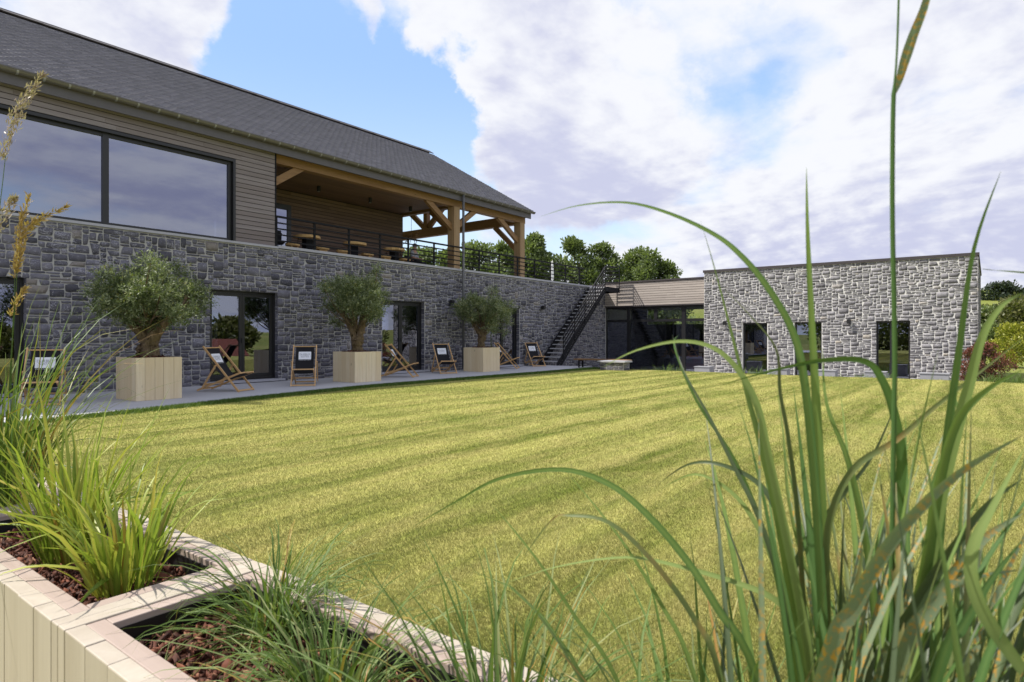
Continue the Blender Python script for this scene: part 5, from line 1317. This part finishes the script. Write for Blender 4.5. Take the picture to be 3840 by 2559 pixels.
# the big broad-leaved clump
big = thing('broad_reed_clump', 'large clump of long broad green reed leaves with rust spots before the lawn', 'ornamental grass', (.82, .10, BM))
TRACED = [
 ([0.781, 0.542, 1.433, 0.783, 0.475, 1.442, 0.803, 0.408, 1.441, 0.821, 0.35, 1.421, 0.839, 0.296, 1.39, 0.842, 0.262, 1.36, 0.846, 0.23, 1.318, 0.85, 0.199, 1.259, 0.844, 0.183, 1.193, 0.835, 0.17, 1.077, 0.824, 0.161, 0.965, 0.813, 0.154, 0.842, 0.794, 0.142, 0.46],0.0105,0),
 ([0.886, 0.19, 1.473, 0.866, 0.184, 1.376, 0.857, 0.176, 1.237, 0.85, 0.169, 1.129, 0.843, 0.161, 0.97, 0.836, 0.156, 0.831, 0.826, 0.149, 0.46],0.0125,1),
 ([0.99, -0.012, 1.457, 0.946, 0.014, 1.359, 0.92, 0.028, 1.237, 0.897, 0.041, 1.109, 0.879, 0.049, 0.984, 0.853, 0.069, 0.853, 0.81, 0.102, 0.46],0.0125,0),
 ([0.88, 0.33, 1.419, 0.859, 0.303, 1.35, 0.852, 0.277, 1.259, 0.847, 0.255, 1.178, 0.841, 0.237, 1.118, 0.84, 0.213, 1.015, 0.836, 0.195, 0.91, 0.827, 0.185, 0.826, 0.805, 0.161, 0.46],0.0125,1),
 ([0.777, 0.432, 1.208, 0.782, 0.384, 1.232, 0.802, 0.33, 1.245, 0.817, 0.288, 1.236, 0.825, 0.257, 1.205, 0.827, 0.235, 1.161, 0.824, 0.222, 1.105, 0.825, 0.204, 1.02, 0.827, 0.184, 0.916, 0.824, 0.172, 0.831, 0.817, 0.143, 0.46],0.0105,2),
 ([0.847, 0.29, 1.321, 0.85, 0.254, 1.282, 0.859, 0.221, 1.235, 0.851, 0.214, 1.18, 0.848, 0.203, 1.12, 0.846, 0.191, 1.017, 0.843, 0.18, 0.82, 0.84, 0.169, 0.46],0.0065,4),
 ([0.798, 0.273, 1.189, 0.825, 0.214, 1.209, 0.855, 0.16, 1.222, 0.876, 0.12, 1.22, 0.881, 0.102, 1.195, 0.883, 0.09, 1.153, 0.881, 0.083, 1.102, 0.871, 0.087, 1.03, 0.859, 0.093, 0.842, 0.846, 0.1, 0.46],0.011,0),
 ([0.93, -0.032, 1.302, 0.906, -0.011, 1.285, 0.889, 0.006, 1.25, 0.876, 0.018, 1.194, 0.862, 0.032, 1.13, 0.847, 0.047, 1.043, 0.829, 0.067, 0.864, 0.807, 0.092, 0.46],0.014,2),
 ([0.852, -0.029, 1.147, 0.8, 0.026, 1.107, 0.756, 0.076, 1.045, 0.724, 0.111, 0.971, 0.701, 0.135, 0.897, 0.66, 0.213, 0.46],0.0175,3),
 ([0.955, -0.033, 1.25, 0.933, 0.005, 1.212, 0.902, 0.051, 1.167, 0.877, 0.088, 1.127, 0.848, 0.13, 1.091, 0.833, 0.154, 1.022, 0.834, 0.156, 0.921, 0.838, 0.154, 0.831, 0.847, 0.149, 0.46],0.0085,4),
 ([0.852, -0.029, 1.216, 0.845, 0.001, 1.194, 0.835, 0.027, 1.158, 0.832, 0.043, 1.09, 0.831, 0.055, 0.997, 0.823, 0.074, 0.864, 0.81, 0.106, 0.46],0.0135,1),
 ([0.801, -0.028, 1.14, 0.766, -0.004, 1.088, 0.744, 0.011, 1.053, 0.735, 0.013, 1.022, 0.735, 0.002, 0.988, 0.749, -0.026, 0.94],0.0125,2),
 ([0.73, 0.775, 0.928, 0.736, 0.67, 0.991, 0.749, 0.593, 1.035, 0.779, 0.502, 1.055, 0.797, 0.432, 1.04, 0.807, 0.376, 1.002, 0.816, 0.324, 0.948, 0.818, 0.283, 0.893, 0.828, 0.233, 0.809, 0.851, 0.119, 0.46],0.0095,0),
 ([0.745, 0.59, 0.874, 0.765, 0.5, 0.916, 0.805, 0.409, 0.938, 0.83, 0.342, 0.933, 0.862, 0.269, 0.916, 0.876, 0.222, 0.898, 0.887, 0.181, 0.851, 0.88, 0.165, 0.809, 0.848, 0.092, 0.46],0.01,2),
 ([0.801, 0.599, 0.886, 0.79, 0.528, 0.972, 0.781, 0.488, 0.989, 0.791, 0.429, 0.987, 0.805, 0.369, 0.941, 0.82, 0.313, 0.867, 0.819, 0.278, 0.798, 0.816, 0.184, 0.46],0.0075,4),
 ([0.919, 0.41, 1.022, 0.897, 0.356, 1.061, 0.892, 0.309, 1.069, 0.898, 0.256, 1.049, 0.89, 0.225, 1.007, 0.88, 0.201, 0.933, 0.87, 0.178, 0.809, 0.855, 0.142, 0.46],0.0085,5),
 ([0.951, 0.402, 1.254, 0.906, 0.366, 1.201, 0.895, 0.322, 1.134, 0.887, 0.282, 1.065, 0.877, 0.25, 1.011, 0.868, 0.22, 0.933, 0.86, 0.191, 0.809, 0.848, 0.146, 0.46],0.007,5),
 ([0.999, 0.256, 1.175, 0.961, 0.237, 1.108, 0.937, 0.224, 1.021, 0.927, 0.201, 0.937, 0.923, 0.173, 0.886, 0.913, 0.155, 0.798, 0.892, 0.117, 0.46],0.006,2),
 ([1.055, 0.101, 1.172, 1.01, 0.128, 1.088, 0.969, 0.162, 1.03, 0.927, 0.201, 0.967, 0.907, 0.213, 0.922],0.007,5),
 ([0.852, 0.119, 1.003, 0.837, 0.128, 0.938, 0.814, 0.152, 0.842, 0.764, 0.205, 0.46],0.01,4),
 ([0.943, 0.182, 1.236, 0.914, 0.171, 1.161, 0.911, 0.145, 1.089, 0.907, 0.124, 0.987, 0.898, 0.114, 0.91, 0.886, 0.107, 0.826, 0.857, 0.09, 0.46],0.01,0),
 ([0.975, 0.041, 1.198, 0.957, 0.031, 1.15, 0.926, 0.052, 1.077, 0.911, 0.055, 1.037, 0.893, 0.063, 0.951, 0.87, 0.079, 0.842, 0.826, 0.11, 0.46],0.008,1),
 ([0.904, -0.031, 1.092, 0.87, 0.001, 1.065, 0.841, 0.031, 1.018, 0.81, 0.065, 0.953, 0.788, 0.087, 0.875, 0.724, 0.151, 0.46],0.014,5),
 ([0.878, -0.03, 1.059, 0.837, 0.008, 1.029, 0.799, 0.049, 0.961, 0.771, 0.077, 0.886, 0.684, 0.164, 0.46],0.016,3),
 ([0.93, -0.032, 0.983, 0.883, 0.017, 0.975, 0.844, 0.06, 0.948, 0.822, 0.083, 0.905, 0.806, 0.098, 0.864, 0.719, 0.179, 0.46],0.011,3),
 ([0.852, -0.029, 1.037, 0.808, -0.003, 1.003, 0.775, 0.022, 0.955, 0.747, 0.042, 0.908, 0.66, 0.147, 0.46],0.01,0),
 ([1.187, 0.009, 1.354, 1.166, -0.014, 1.348, 1.18, -0.064, 1.341],0.004,5),
 ([0.942, 0.413, 1.011, 0.923, 0.353, 1.043, 0.923, 0.3, 1.024, 0.917, 0.261, 0.982, 0.91, 0.23, 0.917, 0.907, 0.196, 0.787, 0.903, 0.149, 0.46],0.008,2),
 ([0.847, 0.538, 1.038, 0.836, 0.439, 0.956, 0.834, 0.369, 0.871, 0.828, 0.316, 0.782, 0.816, 0.211, 0.46],0.006,1),
 ([0.815, 0.663, 0.97, 0.821, 0.579, 0.898, 0.838, 0.508, 0.807, 0.853, 0.448, 0.727, 0.881, 0.338, 0.46],0.006,1),
 ([0.976, 0.402, 1.254, 0.923, 0.387, 1.234, 0.912, 0.348, 1.156, 0.92, 0.293, 1.07, 0.921, 0.251, 0.971, 0.912, 0.225, 0.876, 0.901, 0.203, 0.787, 0.879, 0.159, 0.46],0.006,0),
 ([0.938, 0.089, 0.897, 0.911, 0.125, 0.889, 0.885, 0.158, 0.869, 0.867, 0.182, 0.836],0.004,4),
 ([0.838, 0.154, 0.925, 0.834, 0.159, 0.899, 0.838, 0.154, 0.831, 0.85, 0.139, 0.46],0.011,4),
]

KM = ['leaf_r', 'leaf_r', 'leaf_pale', 'leaf_rust', 'leaf_half', 'leaf_dark']; KT = [.35, .7, .4, .4, .4, .5]
for i, (c, w, k) in enumerate(TRACED):
    P = bez(np.array(c).reshape(-1, 3)[::-1], 5); r_ = np.random.default_rng(i)
    V, F = ribbon(P, w * 1.12, r_.uniform(.15, .45), r_.normal() * .35, .8, (-.72, -.52, .42))
    link('leaf', np_mesh('leaf', V, F, KM[k], rib(len(V) // 3, float(np.clip(KT[k] + r_.normal() * .15, 0, .8)), .4), True), big)
S = bez([(.815, .135, .46), (.835, .092, .853), (.837, .089, .988), (.839, .087, 1.138), (.84, .086, 1.238), (.838, .088, 1.378), (.838, .088, 1.463), (.839, .087, 1.53), (.841, .084, 1.578), (.844, .081, 1.70)], 4)
link('stalk', MB().tube(S, [.0030 - .0006 * q / len(S) if S[q][2] < 1.532 else .0012 for q in range(len(S))], 8).mesh('stalk', 'leaf_r'), big)
V, F = ribbon(bez([(.839, .087, 1.53), (.843, .082, 1.546), (.847, .077, 1.568), (.853, .069, 1.598), (.861, .057, 1.638), (.867, .051, 1.69), (.872, .045, 1.78)], 4), .0125, .3, .2, .35, (-.72, -.52, .42))
link('leaf', np_mesh('leaf', V, F, 'leaf_rust', .5, True), big)
r_ = np.random.default_rng(77)
for k in range(190):
    az = r_.uniform(-1.9, .8); b = (.76 + r_.normal() * .08, .10 + r_.normal() * .06, BM)
    if b[0] > .97: continue
    P = blade_path(b, az, r_.uniform(.38, .80), r_.uniform(1.05, 1.52), r_.uniform(.1, .9), 10)
    V, F = ribbon(P, r_.uniform(.007, .014), r_.uniform(.15, .4), r_.normal() * .6, .8)
    link('leaf', np_mesh('leaf', V, F, str(r_.choice(['leaf_dark', 'leaf_dark', 'leaf_r', 'leaf_r', 'leaf_r', 'leaf_rust', 'leaf_half'])), rib(len(V) // 3, .8 * float(r_.random()), .4), True), big)
for k in range(95):
    az = r_.uniform(-1.1, .5); b = (.70 + r_.normal() * .05, .02 + r_.normal() * .04, BM)
    P = blade_path(b, az, r_.uniform(.35, .85), r_.uniform(.85, 1.45), r_.uniform(.1, 1.0), 10)
    V, F = ribbon(P, r_.uniform(.010, .018), r_.uniform(.15, .4), r_.normal() * .6, .8)
    link('leaf', np_mesh('leaf', V, F, str(r_.choice(['leaf_dark', 'leaf_dark', 'leaf_r', 'leaf_r', 'leaf_rust', 'leaf_half'])), rib(len(V) // 3, .8 * float(r_.random()), .4), True), big)
# ---- planting along the far edge of the lawn
r_ = np.random.default_rng(12)
for i, (px, n, L) in enumerate([(2340, 30, .3), (2395, 50, .5), (2450, 90, .55), (2490, 110, .8), (2525, 110, .75), (2560, 60, .5), (2740, 60, .45), (2790, 110, .7), (2850, 110, .75), (2880, 80, .6), (3010, 26, .45), (3105, 40, .55), (3150, 50, .6), (3215, 100, .6), (3255, 110, .65), (3300, 90, .7), (3345, 60, .55), (3525, 60, .5), (3600, 60, .4), (3660, 110, .7), (3700, 120, .75), (3745, 120, .8), (3790, 120, .8), (3835, 120, .8)]):
    zone = ('small' if n < 70 else 'full') + ' grass tuft at the far lawn edge ' + ('in front of the glazed link' if px < 2600 else 'before the first opening of the grey block' if px < 2900 else 'between second opening and double door' if px < 3200 else 'close before the double door' if px < 3400 else 'near the outer corner of the grey block' if px < 3640 else 'beyond the corner of the grey block')
    X = 23.4 + r_.uniform(-.5, 1.2); u = (px - 1920) / 2347; tt = X / (FWD[0] + u * RGT[0]); Y = float(tt * (FWD[1] + u * RGT[1]))
    clump('grass_tuft', zone, (X, Y, -.46), n, (L * .6, L * 1.15), (.9, 1.5), (.3, 1.3), (.012, .026), 'leaf_fine', 300 + i, .16, group='grass tufts along the far edge of the lawn', single=True, nseg=5)

# ---- mown lawn: short blades, leaning with the mower's stripes
def lawn_blades():
    r_ = np.random.default_rng(99); n = 1150000
    t = 2.1 * (24.5 / 2.1) ** r_.random(n); u = r_.uniform(-.86, .86, n)
    p = FWD[None] * t[:, None] + RGT[None] * (u * t)[:, None]; x, y = p[:, 0], p[:, 1]
    keep = (x > 1.09) & (x < lip_x(y) - .02) & (y < np.interp(x, [e[0] for e in EDGE], [e[1] for e in EDGE]) + .03 * r_.normal(size=n)) & (y > -13.5)
    x, y, t = x[keep], y[keep], t[keep]; n = len(x)
    st = np.sin(2 * PI * y / STRIPE); h = r_.uniform(.010, .022, n) * (1 + .012 * t); w = .0010 * (1 + .27 * t) * r_.uniform(.7, 1.3, n)
    lean = np.stack([st * .28 + r_.normal(0, .5, n), r_.normal(0, .55, n)], 1) * h[:, None]
    a = r_.uniform(0, 2 * PI, n); dx, dy = np.cos(a) * w, np.sin(a) * w
    V = np.stack([np.stack([x - dx, y - dy, np.full(n, -.004)], 1), np.stack([x + dx, y + dy, np.full(n, -.004)], 1), np.stack([x + lean[:, 0], y + lean[:, 1], h], 1)], 1).reshape(-1, 3)
    T = np.repeat(np.clip(r_.normal(.5, .24, n), 0, 1), 3)
    o = link('lawn_grass', np_mesh('lawn_grass', V, np.arange(3 * n).reshape(-1, 3), 'blade', T)); o['kind'] = 'stuff'; tag(o, 'short striped mown grass of the lawn', 'lawn grass')
lawn_blades()

def edge_strip():
    r_ = np.random.default_rng(15); n = 42000
    x = r_.uniform(2.2, 22.2, n) ; ey = np.interp(x, [e[0] for e in EDGE], [e[1] for e in EDGE]); y = ey - .02 - np.abs(r_.normal(0, .13, n)) - .10 * r_.random(n)
    h = r_.uniform(.03, .075, n); w = .004 + .0008 * x; a = r_.uniform(0, 2 * PI, n); dx, dy = np.cos(a) * w, np.sin(a) * w; l = r_.normal(0, .5, (n, 2)) * h[:, None]
    V = np.stack([np.stack([x - dx, y - dy, np.full(n, -.004)], 1), np.stack([x + dx, y + dy, np.full(n, -.004)], 1), np.stack([x + l[:, 0], y + l[:, 1], h], 1)], 1).reshape(-1, 3)
    o = link('uncut_grass', np_mesh('uncut_grass', V, np.arange(3 * n).reshape(-1, 3), 'leaf_fine', np.repeat(np.clip(r_.normal(.3, .2, n), 0, .9), 3))); o['kind'] = 'stuff'; tag(o, 'strip of longer darker grass along the paving', 'grass strip')
edge_strip()
